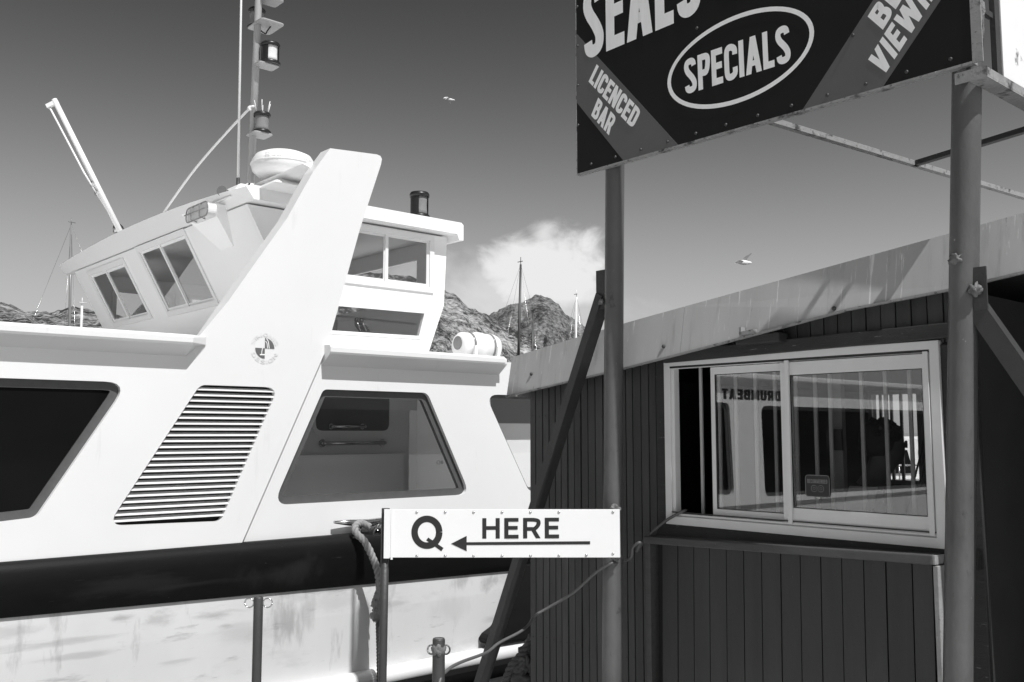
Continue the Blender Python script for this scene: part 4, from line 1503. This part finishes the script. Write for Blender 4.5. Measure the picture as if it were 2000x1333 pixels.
text_mesh('sticker_print', 'RECOMMENDED', affine(K(sx0 + .012, gy - .0012, sz1 - .045), K(sx1 - .012, gy - .0012, sz1 - .045), K(sx0 + .012, gy - .0012, sz1 - .022), (0, -1, 0)), mat('sticker_type', .16, .5), wfo, t=.2, gap=.1)
# burglar bars inside the window, shared mesh
bars_px = (1371, 1407, 1439, 1478, 1516, 1557, 1595, 1624, 1686, 1733, 1781)
bar0 = MB().box((-.010, -.006, 0), (.010, .006, 1.04)).build('burglar_bar', M['bar'], kiosk)
for n_, px_ in enumerate(bars_px):
    o = bar0 if n_ == 0 else bar0.copy()
    if n_:
        COL.objects.link(o)
        o.parent = kiosk
    o.location = K(KF.px(px_, 860, .12)[0], .12, WZ0 - .03)
xx = KF.px(1638, 860, .17)[0]
MB().box(K(xx - .03, .16, -.3), K(xx + .03, .2, 2.2)).build('inner_stud', M['lens'], kiosk)
MB().box(K(xx - .06, .14, 1.50), K(xx + .035, .158, 1.62)).build('switch_box', M['black'], kiosk)
for px_ in (1724, 1745, 1764):
    xx = KF.px(px_, 860, 1.98)[0]
    MB().box(K(xx - .010, 1.96, BWx[2]), K(xx + .010, 1.975, BWx[3])).build('back_window_bar', M['lens'], kiosk)
MB().plate(rect(BWx[0] - .03, BWx[2] - .03, BWx[1] + .03, BWx[3] + .03), [rect(*(BWx[0], BWx[2], BWx[1], BWx[3]))], KY(1.98), KY(1.998)).build('back_window_frame', M['lens'], kiosk)

# counter front
ct = MB()
ct.quadbox([K(1.215, -.135, .895), K(3.10, -.145, .95), K(3.10, -.02, .955), K(1.215, -.02, .90), K(1.215, -.13, .94), K(3.10, -.14, .997), K(3.10, -.03, 1.0), K(1.215, -.02, .945)])
ct.build('counter_top', M['counter'], kiosk, bevel=.006)
MB().box(K(3.101, -.138, .952), K(3.112, -.03, .996)).build('cut_end', M['rawwood'], kiosk)
lp = [1.285, 1.39, 1.475, 1.565, 1.655, 1.748, 1.845, 1.945, 2.05, 2.16, 2.275, 2.395, 2.52, 2.65, 2.785, 2.93]
lpx = [1262, 1295, 1325, 1356, 1387, 1420, 1454, 1489, 1526, 1564, 1604, 1645, 1688, 1731, 1782, 1822]
lpx = [KF.px(p, 1110, -.09)[0] for p in lpx]
MB().box(K(lpx[0], -.05, -.53), K(lpx[1] + .01, -.03, .90)).build('counter_gap_shade', M['dark'], kiosk)  # near-black strip painted in for the shade of the gap beside the boards
for xa, xb in zip(lpx[1:], lpx[2:]):
    dy = random.uniform(-.0025, .0025)
    zt = lambda q: .895 + (q - 1.215) * .0292 + .003
    MB().quadbox([K(xa + .0025 + .0, -.125 + dy, -.53), K(xb - .0025, -.125 + dy, -.53), K(xb - .0025, -.075, -.53), K(xa + .0025, -.075, -.53),
                  K(xa + .0025, -.095 + dy, zt(xa)), K(xb - .0025, -.095 + dy, zt(xb)), K(xb - .0025, -.065, zt(xb)), K(xa + .0025, -.065, zt(xa))]).build('counter_board', M['panel'], kiosk, bevel=.002)
MB().box(K(1.235, -.13, -.53), K(1.275, -.03, .90)).build('counter_post', M['counter'], kiosk, bevel=.004)
MB().box(K(3.095, -.125, -.53), K(3.12, -.02, .945)).build('counter_edge', M['rawwood'], kiosk, bevel=.003)

# twin cord hanging behind the right pane
e0 = KF.p3(1800, 800, .22)
cw = KF.o + KF.x * e0.x + KF.y * e0.y
crd = thing('power_cord', 'dark twin cord hanging inside the kiosk window at its right end', 'cord', (cw.x, cw.y, e0.z + QUAY), KF.ang)
mb = MB()
for off_ in (0, .035):
    mb.tube(smooth_path([KF.p3(px_, py_, .22) - e0 + Vector((off_, 0, 0)) for px_, py_ in ((1800, 770), (1802, 860), (1790, 920), (1778, 965), (1768, 1010))], 5), .006, 6)
mb.build('cord_run', M['black'], crd)

# leaning card and the person behind the glass
cd = thing('display_card', 'small grey card leaning inside the kiosk window right of the sticker', 'card', (0, 0, 0))
p0 = KF.p3(1660, 1005, .10)
pw = KF.o + KF.x * p0.x + KF.y * p0.y
cd.location = (pw.x, pw.y, 1.06)
cd.rotation_euler = (0, 0, KF.ang)
MB().quadbox([(-.07, 0, 0), (.10, 0, 0), (.10, .006, 0), (-.07, .006, 0), (-.05, .09, .24), (.12, .09, .24), (.12, .096, .24), (-.05, .096, .24)]).build('card_face', M['card'], cd)
MB().quadbox([(-.05, .094, .236), (-.02, .094, .236), (-.02, .098, .236), (-.05, .098, .236), (-.05, .16, 0), (-.02, .16, 0), (-.02, .165, 0), (-.05, .165, 0)]).build('card_stand', M['card'], cd)

hp = at_depth(1733, 872, 5.75)
person = thing('person', 'dark haired person in glasses bent over a desk inside the kiosk, facing right', 'person', (hp.x, hp.y, QUAY), KF.ang + R(32))
HZ = hp.z - QUAY


def skin_body(name, verts, edges, radii, mats, parent, sub=2, root=0):
    me = bpy.data.meshes.new(name)
    me.from_pydata([tuple(v) for v in verts], edges, [])
    me.materials.append(mats)
    o = bpy.data.objects.new(name, me)
    COL.objects.link(o)
    o.parent = parent
    md = o.modifiers.new('skin', 'SKIN')
    md.use_smooth_shade = True
    for i, r_ in enumerate(radii):
        sv = me.skin_vertices[0].data[i]
        sv.radius = r_ if isinstance(r_, tuple) else (r_, r_)
        sv.use_root = i == root
    ms = o.modifiers.new('smooth', 'SUBSURF')
    ms.levels = ms.render_levels = sub
    return o


# local: +x faces right (the way the person looks), head tipped forward
V = [(-.30, .0, HZ - .82), (-.22, 0, HZ - .55), (-.13, 0, HZ - .30), (-.07, 0, HZ - .17), (-.02, 0, HZ - .06), (.015, 0, HZ + .03), (0, 0, HZ + .09),
     (-.14, -.18, HZ - .31), (-.02, -.25, HZ - .52), (.22, -.16, HZ - .56), (.33, -.12, HZ - .55),
     (-.14, .18, HZ - .31), (-.02, .25, HZ - .52), (.22, .16, HZ - .56), (.33, .12, HZ - .55), (.085, 0, HZ - .055)]
Ed = [(0, 1), (1, 2), (2, 3), (3, 4), (4, 5), (5, 6), (2, 7), (7, 8), (8, 9), (9, 10), (2, 11), (11, 12), (12, 13), (13, 14), (4, 15)]
Ra = [.12, .12, .10, .055, .075, .098, .06, .06, .05, .042, .036, .06, .05, .042, .036, .032]
skin_body('body', V, Ed, Ra, M['skin'], person)
sv_ = [(-.31, 0, HZ - .84), (-.225, 0, HZ - .55), (-.135, 0, HZ - .30), (-.10, 0, HZ - .23), (-.15, -.19, HZ - .32), (-.03, -.255, HZ - .51), (-.15, .19, HZ - .32), (-.03, .255, HZ - .51)]
skin_body('shirt', sv_, [(0, 1), (1, 2), (2, 3), (2, 4), (4, 5), (2, 6), (6, 7)], [.19, .18, .15, .08, .10, .075, .10, .075], M['cloth'], person)
mb = MB()
mb.lump((-.040, 0, HZ + .035), .128, 3, .2, seed=2.0, squash=(.98, .88, 1.0))
for k in range(40):
    a_ = random.uniform(0, 2 * math.pi)
    b_ = random.uniform(.1, 1.3)
    d = Vector((math.cos(a_) * math.cos(b_), math.sin(a_) * math.cos(b_) * .86, math.sin(b_)))
    mb.lump(Vector((-.040, 0, HZ + .035)) + d * .118, .026, 1, .4, seed=k)
mb.build('hair', M['hair'], person)
mb = MB()
for s in (-1, 1):
    c = Vector((.105, s * .034, HZ + .012))
    mb.tube([c + Vector((0, math.cos(k * math.pi / 8) * .026, math.sin(k * math.pi / 8) * .02)) for k in range(17)], .003, 6)
    mb.tube([c + Vector((0, s * .026, .008)), Vector((0.0, s * .078, HZ + .02))], .003, 6)
mb.tube([(.107, -.01, HZ + .014), (.107, .01, HZ + .014)], .003, 6)
mb.build('glasses', M['lens'], person)
mb = MB()
mb.box((-.12, -.35, HZ - .62), (.62, .45, HZ - .58))
for x_, y_ in ((-.1, -.53), (.58, -.53), (-.1, .42), (.58, .42)):
    mb.box((x_ - .02, y_ - .02, .03), (x_ + .02, y_ + .02, HZ - .62))
desk = mb.build('desk', M['roomdark'], None)
desk.location = person.location
desk.rotation_euler = (0, 0, KF.ang)
tag(desk, 'dark desk inside the kiosk in front of the seated person', 'desk')

# ================================================================== BILLBOARD on two pipe posts
sign = thing('billboard', 'black billboard on two grey pipe posts reading seals, specials and licenced bar', 'sign', (SF.o.x, SF.o.y, QUAY), SF.ang)
S = lambda x, y, z: Vector((x * LAM, y, EYE + (z - EYE) * LAM - QUAY))
pl0, pl1 = SF.p3(1195, 1300), SF.p3(1201, 330)
pr0, pr1 = SF.p3(1872, 1300), SF.p3(1888, 180)


def extend(a_, b_, z):
    return a_ + (b_ - a_) * ((z - a_.z) / (b_.z - a_.z))


TOPZ = 4.75
MB().tube([extend(pl0, pl1, 0), pl0, pl1, extend(pl0, pl1, EYE + (TOPZ - EYE) * LAM - QUAY - .1)], .0565 * LAM, 28).build('post', M['post'], sign)
pR = MB().tube([extend(pr0, pr1, 0), pr0, pr1, extend(pr0, pr1, 4.1 - QUAY)], .0600 * LAM, 28).build('post', M['post'], sign)
pLm = lambda z: extend(pl0, pl1, z - QUAY)
pRm = lambda z: extend(pr0, pr1, z - QUAY)
# panel
BX0, BX1, BZ0, BY = -.20, 2.155, 3.165, -.10
pn_ = MB().box(S(BX0, BY, BZ0), S(BX1, BY + .012, TOPZ)).build('sign_panel', M['signblack'], sign)
mb = MB()
mb.box(S(BX0, BY - .004, BZ0 - .012), S(BX1, BY + .035, BZ0 - .001))
mb.box(S(BX1 + .001, BY - .003, BZ0 - .012), S(BX1 + .045, BY + .004, TOPZ))
mb.box(S(BX1 + .001, BY + .005, BZ0 - .012), S(BX1 + .006, BY + .045, TOPZ))
mb.box(S(BX0 - .005, BY - .002, BZ0), S(BX0 - .001, BY + .03, TOPZ))
mb.build('sign_edge', M['rust'], sign)
sp = lambda a_, b_: (lambda t_: (t_[0] / LAM, EYE + (t_[1] + QUAY - EYE) / LAM))(SF.px(a_, b_, BY))


def band(loop):
    mb = MB()
    mb.plate(loop, [], lambda a, b: S(a, BY - .0015, b), lambda a, b: S(a, BY - .0002, b))
    return mb.build('grey_band', M['signgrey'], pn_)


(ax, azz), (bx, bzz), (cx, cz), (dx, dz) = sp(1125, 66), sp(1318, 276), sp(1125, 201), sp(1212, 307)
band([(BX0, azz), (bx + (BZ0 - bzz) * (bx - BX0) / (bzz - azz), BZ0), (dx + (BZ0 - dz) * (dx - BX0) / (dz - cz), BZ0), (BX0, cz)])
(ax, azz), (bx, bzz) = sp(1576, 202), sp(1706, 0)
(cx, cz), (dx, dz) = sp(1732, 159), sp(1838, 0)
sl1, sl2 = (bx - ax) / (bzz - azz), (dx - cx) / (dz - cz)
xb0, xc0 = ax + (BZ0 - azz) * sl1, cx + (BZ0 - cz) * sl2
zt2 = BZ0 + (BX1 - xc0) / sl2
zt1 = BZ0 + (BX1 - xb0) / sl1
band([(xb0, BZ0), (xc0, BZ0), (BX1, zt2), (BX1, min(zt1, TOPZ))])
FNf = (0, -1, 0)
s3 = lambda a_, b_, off=.003: (lambda t_: Vector((t_[0], BY - off, t_[1])))(SF.px(a_, b_, BY))
text_mesh('lettering', 'SPECIALS', affine(S(.632, BY - .003, 3.431), S(1.290, BY - .003, 3.421), S(.628, BY - .003, 3.628), FNf), M['print'], pn_, t=.185, gap=.06)
text_mesh('lettering', 'SEALS', affine(S(-.135, BY - .003, 3.852), S(.75, BY - .003, 3.860), S(-.137, BY - .003, 4.30), FNf), M['print'], pn_, t=.175, gap=.05, wscale=.86)
text_mesh('lettering', '&', affine(S(.89, BY - .003, 3.862), S(1.14, BY - .003, 3.864), S(.89, BY - .003, 4.30), FNf), M['print'], pn_, t=.17, wscale=.9)
text_mesh('lettering', 'LICENCED', affine(s3(1150, 160), s3(1236, 252), s3(1166, 126), FNf), M['print'], pn_, t=.2, gap=.06, wscale=1.0)
text_mesh('lettering', 'BAR', affine(s3(1155, 226), s3(1190, 265), s3(1169, 191), FNf), M['print'], pn_, t=.2, gap=.05)
vd = s3(1815, 12) - s3(1724, 153)
v0 = s3(1725, 152)
VW = min(1.66, (BX1 * LAM - .06 - v0.x) / vd.x)
text_mesh('lettering', 'VIEWING', affine(v0, v0 + vd * VW, s3(1696, 117), FNf), M['print'], pn_, t=.215, gap=.09, wscale=1.15)
b0_ = s3(1725, 59)
text_mesh('lettering', 'BEST', affine(b0_, b0_ + vd * 1.02, s3(1695, 33), FNf), M['print'], pn_, t=.215, gap=.09, wscale=1.1)
mb = MB()
N = 64
ring_o, ring_i = [], []
for k in range(N):
    a_ = 2 * math.pi * k / N
    sk = .012 * math.cos(a_)
    ring_o.append((.966 + .455 * math.cos(a_), 3.531 + .236 * math.sin(a_) + sk * .2))
    ring_i.append((.966 + .430 * math.cos(a_), 3.531 + .212 * math.sin(a_) + sk * .2))
ra_ = [mb.bm.verts.new(S(p[0], BY - .003, p[1])) for p in ring_o]
rb_ = [mb.bm.verts.new(S(p[0], BY - .003, p[1])) for p in ring_i]
for k in range(N):
    mb.bm.faces.new((ra_[k], ra_[(k + 1) % N], rb_[(k + 1) % N], rb_[k]))
mb.build('oval_ring', M['print'], pn_)
bt0 = MB().lathe([(.010, 0), (.010, .003), (.006, .006), (.006, .009)], (0, 0, 0), (0, -1, 0), 10).build('sign_bolt', M['steel'], pn_)
first = True
bp = [(BX0 + .12 + k * .195, BZ0 + .035) for k in range(12)] + [(BX0 + .012, BZ0 + .3 + k * .25) for k in range(4)] + [(1.62, 3.45), (.72, 3.78)]
for (x_, z_) in bp:
    o = bt0 if first else bt0.copy()
    if not first:
        COL.objects.link(o)
        o.parent = pn_
    first = False
    o.location = S(x_, BY - .001, z_)
# the sign's white side face with its frame, and angle iron below it
SXp = BX1 + .02
mb = MB()
mb.box(S(SXp + .0, .165, 3.15), S(SXp + .012, 2.2, 3.66))
mb.build('side_panel', M['sidewhite'], sign)
MB().box(S(SXp - .015, .105, 3.12), S(SXp + .008, .160, TOPZ)).build('side_upright', M['steel'], sign)
mb = MB()
mb.box(S(SXp - .03, -.115, 3.075), S(SXp + .045, 2.2, 3.082))
mb.box(S(SXp + .038, -.115, 3.083), S(SXp + .045, 2.2, 3.118))
mb.box(S(SXp - .09, -.118, 3.075), S(SXp + .045, -.1155, 3.125))
mb.build('angle_iron', M['rust'], sign)
for z_ in (3.40, 3.62):
    MB().box(S(SXp - .02, -.05, z_), S(SXp + .0, .104, z_ + .025)).build('side_rail', M['steel'], sign)
for z_ in (3.95, 4.30):
    MB().box(S(SXp - .02, .162, z_), S(SXp + .01, 2.2, z_ + .07)).build('side_rail', M['steel'], sign)
# flat braces behind the board, at the height of its lower edge


def hz_pt(px_, py_, z):
    d = ray(px_, py_)
    k = (z - EYE) / d.z
    return SF.loc((d.x * k, d.y * k, z))


HB = 3.56
A0, A1 = hz_pt(1487, 231, HB), hz_pt(2000, 385, HB)
A0b = A0 + (A0 - A1) * .01
MB().bar(A0b, A1 + (A1 - A0) * .5, .045, .035).build('brace', M['rust'], sign)
Bq0, Bq1 = hz_pt(1785, 321, HB), hz_pt(2000, 255, HB)
MB().bar(Bq0, Bq1 + (Bq1 - Bq0) * .6, .05, .035).build('brace', M['steel'], sign)
# raking channel braces with their welded flats
mb = MB()
tL, bL = SF.p3(1180, 578), SF.p3(955, 1290)
dL = (bL - tL)
bL2 = tL + dL * (tL.z / -dL.z) if dL.z < 0 else bL
ax_ = dL.normalized()
sdv = Vector((-ax_.z, 0, ax_.x))
if sdv.x < 0:
    sdv = -sdv
mb.quadbox([tL + o_ for o_ in (sdv * -.042 + Vector((0, -.04, 0)), sdv * .012 + Vector((0, -.04, 0)), sdv * .012 + Vector((0, -.032, 0)), sdv * -.042 + Vector((0, -.032, 0)))] +
           [bL2 + o_ for o_ in (sdv * -.042 + Vector((0, -.04, 0)), sdv * .012 + Vector((0, -.04, 0)), sdv * .012 + Vector((0, -.032, 0)), sdv * -.042 + Vector((0, -.032, 0)))])
mb.quadbox([tL + o_ for o_ in (sdv * .0125 + Vector((0, -.04, 0)), sdv * .02 + Vector((0, -.04, 0)), sdv * .02 + Vector((0, .05, 0)), sdv * .0125 + Vector((0, .05, 0)))] +
           [bL2 + o_ for o_ in (sdv * .0125 + Vector((0, -.04, 0)), sdv * .02 + Vector((0, -.04, 0)), sdv * .02 + Vector((0, .05, 0)), sdv * .0125 + Vector((0, .05, 0)))])
mb.build('raking_brace', M['steel'], sign)
fp = [SF.p3(*p, -.02) for p in ((1166, 530), (1181, 530), (1184, 585), (1166, 585))]
MB().box((fp[0].x, -.03, fp[2].z - .06), (pLm(2.5).x - .05, -.018, fp[0].z)).build('welded_flat', M['steel'], sign)
tR = pRm(2.19) + Vector((.07, -.03, 0))
bR = tR + Vector((1.1, 0, -1.85))
mb = MB()
axr = (bR - tR).normalized()
sR = Vector((-axr.z, 0, axr.x))
mb.quadbox([tR + o_ for o_ in (sR * -.055, sR * .025, sR * .025 + Vector((0, .008, 0)), sR * -.055 + Vector((0, .008, 0)))] + [bR + o_ for o_ in (sR * -.055, sR * .025, sR * .025 + Vector((0, .008, 0)), sR * -.055 + Vector((0, .008, 0)))])
mb.quadbox([tR + o_ for o_ in (sR * .0255, sR * .033, sR * .033 + Vector((0, .07, 0)), sR * .0255 + Vector((0, .07, 0)))] + [bR + o_ for o_ in (sR * .0255, sR * .033, sR * .033 + Vector((0, .07, 0)), sR * .0255 + Vector((0, .07, 0)))])
mb.build('raking_brace', M['steel'], sign)
q_ = pRm(2.3)
MB().box(q_ + Vector((.055, -.035, -.13)), q_ + Vector((.118, -.025, .07))).build('welded_flat', M['steel'], sign)
mb = MB()
for px_, py_, fr_, r_, sd in ((1868, 507, SF, .034, 1), (1905, 566, SF, .03, 2), (1174, 590, SF, .02, 3), (1878, 140, SF, .03, 5)):
    c_ = fr_.p3(px_, py_, -.055)
    MB().lump(c_, r_, 3, .8, seed=sd, squash=(1, .7, .9)).build('weld_crust', M['weld'], sign)
mb = MB()
c_ = SF.p3(1910, 28, -.05)
mb.lump(c_, .05, 3, 1.0, seed=11, squash=(.5, .5, 2.4))
mb.build('concrete_crust', M['weld'], sign)

# ================================================================== QUEUE SIGN
QD = 6.07
q00, q11 = at_depth(751, 1089, QD), at_depth(1210, 995, QD)
qs = thing('queue_sign', 'white sign reading Q HERE with a black arrow, between pipe post and thin post', 'sign', (q00.x, QD, QUAY), 0)
QW, Qz0, Qz1 = q11.x - q00.x, q00.z - QUAY, q11.z - QUAY
Q = lambda px_, py_: (lambda p: (p.x - q00.x, p.z - QUAY))(at_depth(px_, py_, QD - .012))
pl_ = MB().box((.0, -.012, Qz0), (QW, .0, Qz1)).build('sign_plate', M['qwhite'], qs, bevel=.002)
mb = MB()
xa = Q(752, 1000)[0]
mb.box((xa - .004, -.020, Qz0 - .004), (Q(762, 1000)[0], -.013, Qz1 + .002))
mb.box((Q(764, 1000)[0], -.016, Qz0 - .012), (Q(768, 1000)[0], -.0125, Qz1 + .001))
mb.build('end_cap', M['qwhite'], qs)
MB().tube([(xa - .012, .022, 0), (xa + .0, .022, Qz1 + .004)], .026, 16).build('thin_post', M['steel'], qs)
QM = lambda a_, b_, c_: affine(*[Vector((p[0], -.0135, p[1])) for p in (Q(*a_), Q(*b_), Q(*c_))], (0, -1, 0))
text_mesh('letter_q', 'Q', QM((804, 1073), (865, 1072), (803, 1008)), M['ink'], pl_, t=.195, wscale=1.42)
text_mesh('word_here', 'HERE', QM((942, 1052.5), (1092, 1051.5), (942, 1012.5)), M['ink'], pl_, t=.18, wscale=1.42, gap=.2)
mb = MB()
arrow = [Q(*p) for p in ((881, 1062.5), (911.5, 1047), (911.5, 1059.5), (1152.5, 1057.5), (1152.5, 1063.5), (911.5, 1065), (911.5, 1077))]
mb.plate(arrow, [], lambda a, b: Vector((a, -.0142, b)), lambda a, b: Vector((a, -.0122, b)))
mb.build('arrow', M['ink'], pl_)
rv0 = MB().lathe([(.0085, 0), (.0075, .003), (.003, .005)], (0, 0, 0), (0, -1, 0), 10).build('rivet', M['chrome'], pl_)
first = True
for k, (px_, py_) in enumerate([(757, 1001)] + [(814 + k * 55.5, 1001) for k in range(6)] + [(814 + k * 55.5, 1086) for k in range(6)] + [(1145, 1085), (1197, 1001), (1197, 1082)]):
    o = rv0 if first else rv0.copy()
    if not first:
        COL.objects.link(o)
        o.parent = pl_
    first = False
    p = Q(px_, py_)
    o.location = (p[0], -.0125, p[1])
mb = MB()
for py_, sd in ((996, 4), (1085, 6)):
    c_ = at_depth(1202, py_, QD + .035)
    MB().lump((c_.x - q00.x, .035, c_.z - QUAY), .034, 3, .7, seed=sd, squash=(.9, .7, 1.0)).build('bracket_crust', M['weld'], qs)


# ================================================================== STUB POSTS on the quay edge
def stub(label, px_, py_, dep, r, rings_, crust):
    p = at_depth(px_, py_, dep)
    o = thing('stub_post', label, 'post', (p.x, p.y, QUAY), 0, 'stub posts along the quay edge')
    h = p.z - QUAY
    MB().lathe([(r, 0), (r, h - .008), (r * .9, h), (r * .72, h), (r * .7, h - .03)], (0, 0, 0), (0, 0, 1), 20).build('pipe', M['steel'], o)
    if rings_:
        for s in (-1, 1):
            MB().tube([(s * (r + .026 + .026 * math.cos(k * math.pi / 8)), 0, h - .035 + .026 * math.sin(k * math.pi / 8)) for k in range(17)], .004, 6).build('ring', M['chrome'], o)
    if crust:
        mb = MB()
        mb.lump((0, -.004, h - .06), r * 1.12, 3, .35, seed=4, squash=(1, 1, 1.1))
        mb.lump((0, 0, h - .008), r * .9, 2, .4, seed=9, squash=(1, 1, .25))
        mb.build('weld_crust', M['weld'], o)
        for s in (-1, 1):
            MB().tube([(s * (r + .006 + .02 * math.cos(k * math.pi / 8)), 0, h - .06 + .024 * math.sin(k * math.pi / 8)) for k in range(17)], .005, 6).build('ring', M['rust'], o)
    return o


stub('taller dark stub post with a thin ring on each side of its top', 505, 1166, 5.62, .027, True, False)
stub('shorter stub post with a crusty flaking top, below the queue sign', 857, 1247, 5.30, .034, False, True)


# ================================================================== ROPES AND CABLE
def rope_mesh(path, r, pitch, n=3, seg=6):
    mb = MB()
    path = smooth_path(path, 14)
    L_ = [0]
    for a_, b_ in zip(path, path[1:]):
        L_.append(L_[-1] + (b_ - a_).length)
    # resample
    step = pitch / 9
    m_ = max(8, int(L_[-1] / step))
    pts = []
    j = 0
    for i_ in range(m_ + 1):
        s_ = L_[-1] * i_ / m_
        while j < len(L_) - 2 and L_[j + 1] < s_:
            j += 1
        u = (s_ - L_[j]) / max(1e-6, L_[j + 1] - L_[j])
        pts.append(path[j].lerp(path[j + 1], u))
    for st in range(n):
        q = []
        ref = Vector((0, 1, 0))
        for i_, p in enumerate(pts):
            d = (pts[min(i_ + 1, m_)] - pts[max(i_ - 1, 0)]).normalized()
            a_ = (ref - d * ref.dot(d)).normalized()
            b_ = d.cross(a_)
            ang = 2 * math.pi * (L_[-1] * i_ / m_ / pitch + st / n)
            q.append(p + (a_ * math.cos(ang) + b_ * math.sin(ang)) * r * .52)
        mb.tube(q, r * .56, seg)
    return mb


def bl3(px_, py_, y):                            # boat plane pixel to world
    v = BF.p3(px_, py_, y)
    return bw(v.x, v.y, v.z + WATER)


rp_root = thing('mooring_rope', 'thick twisted rope hanging from the boat cleat down behind the queue sign post', 'rope', bl3(690, 1035, -.1))
off = rp_root.location
pts = [bl3(722, 1030, -.10), bl3(704, 1022, -.10), bl3(693, 1030, -.13), bl3(697, 1043, -.16), bl3(712, 1058, -.20), bl3(726, 1085, -.22), bl3(737, 1115, -.23), bl3(741, 1145, -.22), bl3(737, 1180, -.22), bl3(735, 1205, -.2)]
rope_mesh([p - off for p in pts], .033, .14).build('rope', M['rope'], rp_root)
mb = MB()
for k, (px_, py_) in enumerate(((739, 1165), (735, 1180), (738, 1195), (733, 1203))):
    mb.lump(bl3(px_, py_, -.23) - off, .042, 3, .7, seed=k * 2.0, squash=(1, 1, 1.2))
mb.build('knot', M['rope'], rp_root)
rope_mesh([bl3(737, 1200, -.18) - off, bl3(739, 1260, -.17) - off, bl3(740, 1330, -.17) - off, bl3(741, 1420, -.15) - off], .020, .09).build('rope_tail', M['rope2'], rp_root)

hb = at_depth(1015, 1300, 7.45)
bund = thing('rope_bundle', 'dark knotted bundle of rope hanging beside the kiosk corner', 'rope', hb)
mb = MB()
for k, (dx_, dz_, r_) in enumerate(((.05, .09, .06), (.02, .0, .07), (.08, .02, .05), (-.0, -.1, .09), (-.05, -.16, .07), (.06, -.08, .07))):
    mb.lump((dx_, random.uniform(-.03, .03), dz_), r_, 3, .7, seed=k + 20, squash=(1.1, .8, .8))
mb.build('knot', M['rope2'], bund)
rope_mesh([(.10, 0, .22), (.03, -.03, .10), (-.06, -.04, .0), (-.10, -.02, -.14), (-.03, 0, -.26), (.08, -.02, -.22), (.10, -.04, -.05), (.02, -.05, .06), (.0, -.03, -.3), (.02, 0, -.6)], .034, .13).build('rope', M['rope2'], bund)


def kw(px_, py_, y):
    v = KF.p3(px_, py_, y)
    w = KF.o + KF.x * v.x + KF.y * v.y
    return Vector((w.x, w.y, v.z + QUAY))


c0 = kw(1332, 1000, -.04)
cb = thing('cable', 'thin grey cable sagging from the kiosk window past the queue sign to the quay', 'cable', c0)
cp = [kw(1340, 997, .0), c0, kw(1300, 1018, -.06), kw(1262, 1052, -.10), kw(1244, 1078, -.13), kw(1250, 1060, -.16), kw(1236, 1070, -.18), kw(1232, 1090, -.18), kw(1215, 1097, -.2),
      at_depth(1195, 1100, 6.08), at_depth(1165, 1118, 6.2), at_depth(1120, 1158, 6.35), at_depth(1075, 1185, 6.45), at_depth(1045, 1203, 6.45), at_depth(1033, 1220, 6.4), at_depth(1015, 1235, 6.3), at_depth(975, 1256, 6.15), at_depth(950, 1275, 6.0), at_depth(900, 1294, 5.6), at_depth(873, 1310, 5.36), at_depth(858, 1335, 5.26)]
cp += [at_depth(850, 1420, 5.2), Vector((at_depth(845, 1500, 5.2).x, 5.2, QUAY + .01))]
MB().tube(smooth_path([p - c0 for p in cp], 6), .0095, 8).build('cable_run', M['cable'], cb)


# ================================================================== GULLS
def gull(label, p, s, head, wing_r, wing_l):
    o = thing('seagull', label, 'bird', p, 0, 'gulls in the sky')
    mb = MB()
    hd = Vector(head).normalized()
    prof_ = [(-.24, .006), (-.20, .03), (-.1, .055), (0, .07), (.1, .06), (.16, .04), (.2, .042), (.235, .03), (.26, .008)]
    mb.tube([hd * (x_ * s) for x_, _ in prof_], [r_ * s for _, r_ in prof_], 10)
    for w in (wing_r, wing_l):
        P_ = [Vector(q) * s for q in w]
        ch = [.16, .13, .10, .015]
        ra = []
        for q, c_ in zip(P_, ch):
            ra.append([mb.bm.verts.new(q + hd * (k * c_ * s) + Vector((0, 0, h_ * .02 * s))) for k, h_ in ((.5, 0), (0, 1), (-.5, 0), (0, -.3))])
        for A, Bq in zip(ra, ra[1:]):
            for k in range(4):
                mb.bm.faces.new((A[k], A[(k + 1) % 4], Bq[(k + 1) % 4], Bq[k])).material_index = 1
        mb.bm.faces.new(ra[0])
        mb.bm.faces.new(ra[-1])
    mb.build('body', [M['gull'], M['gullwing']], o)
    return o


gull('gull flying with one dark wing raised, right of the left pipe post', at_depth(1452, 513, 30), 1.15, (1, .3, 0),
     [(.02, .02, .03), (.08, .1, .13), (.18, .2, .22), (.30, .3, .30)], [(-.02, -.02, .02), (-.12, -.15, .02), (-.22, -.3, -.03), (-.32, -.4, -.10)])
g2 = gull('small pale gull high in the open sky left of the billboard', at_depth(878, 195, 45), 1.0, (1, .2, -.05),
          [(.02, .02, .03), (.05, .15, .06), (.03, .3, .03), (.0, .45, -.03)], [(-.02, -.02, .03), (-.1, -.15, .06), (-.18, -.3, .0), (-.26, -.4, -.08)])
g2.children[0].data.materials.clear()
g2.children[0].data.materials.append(M['gull'])
g2.children[0].data.materials.append(M['gull'])
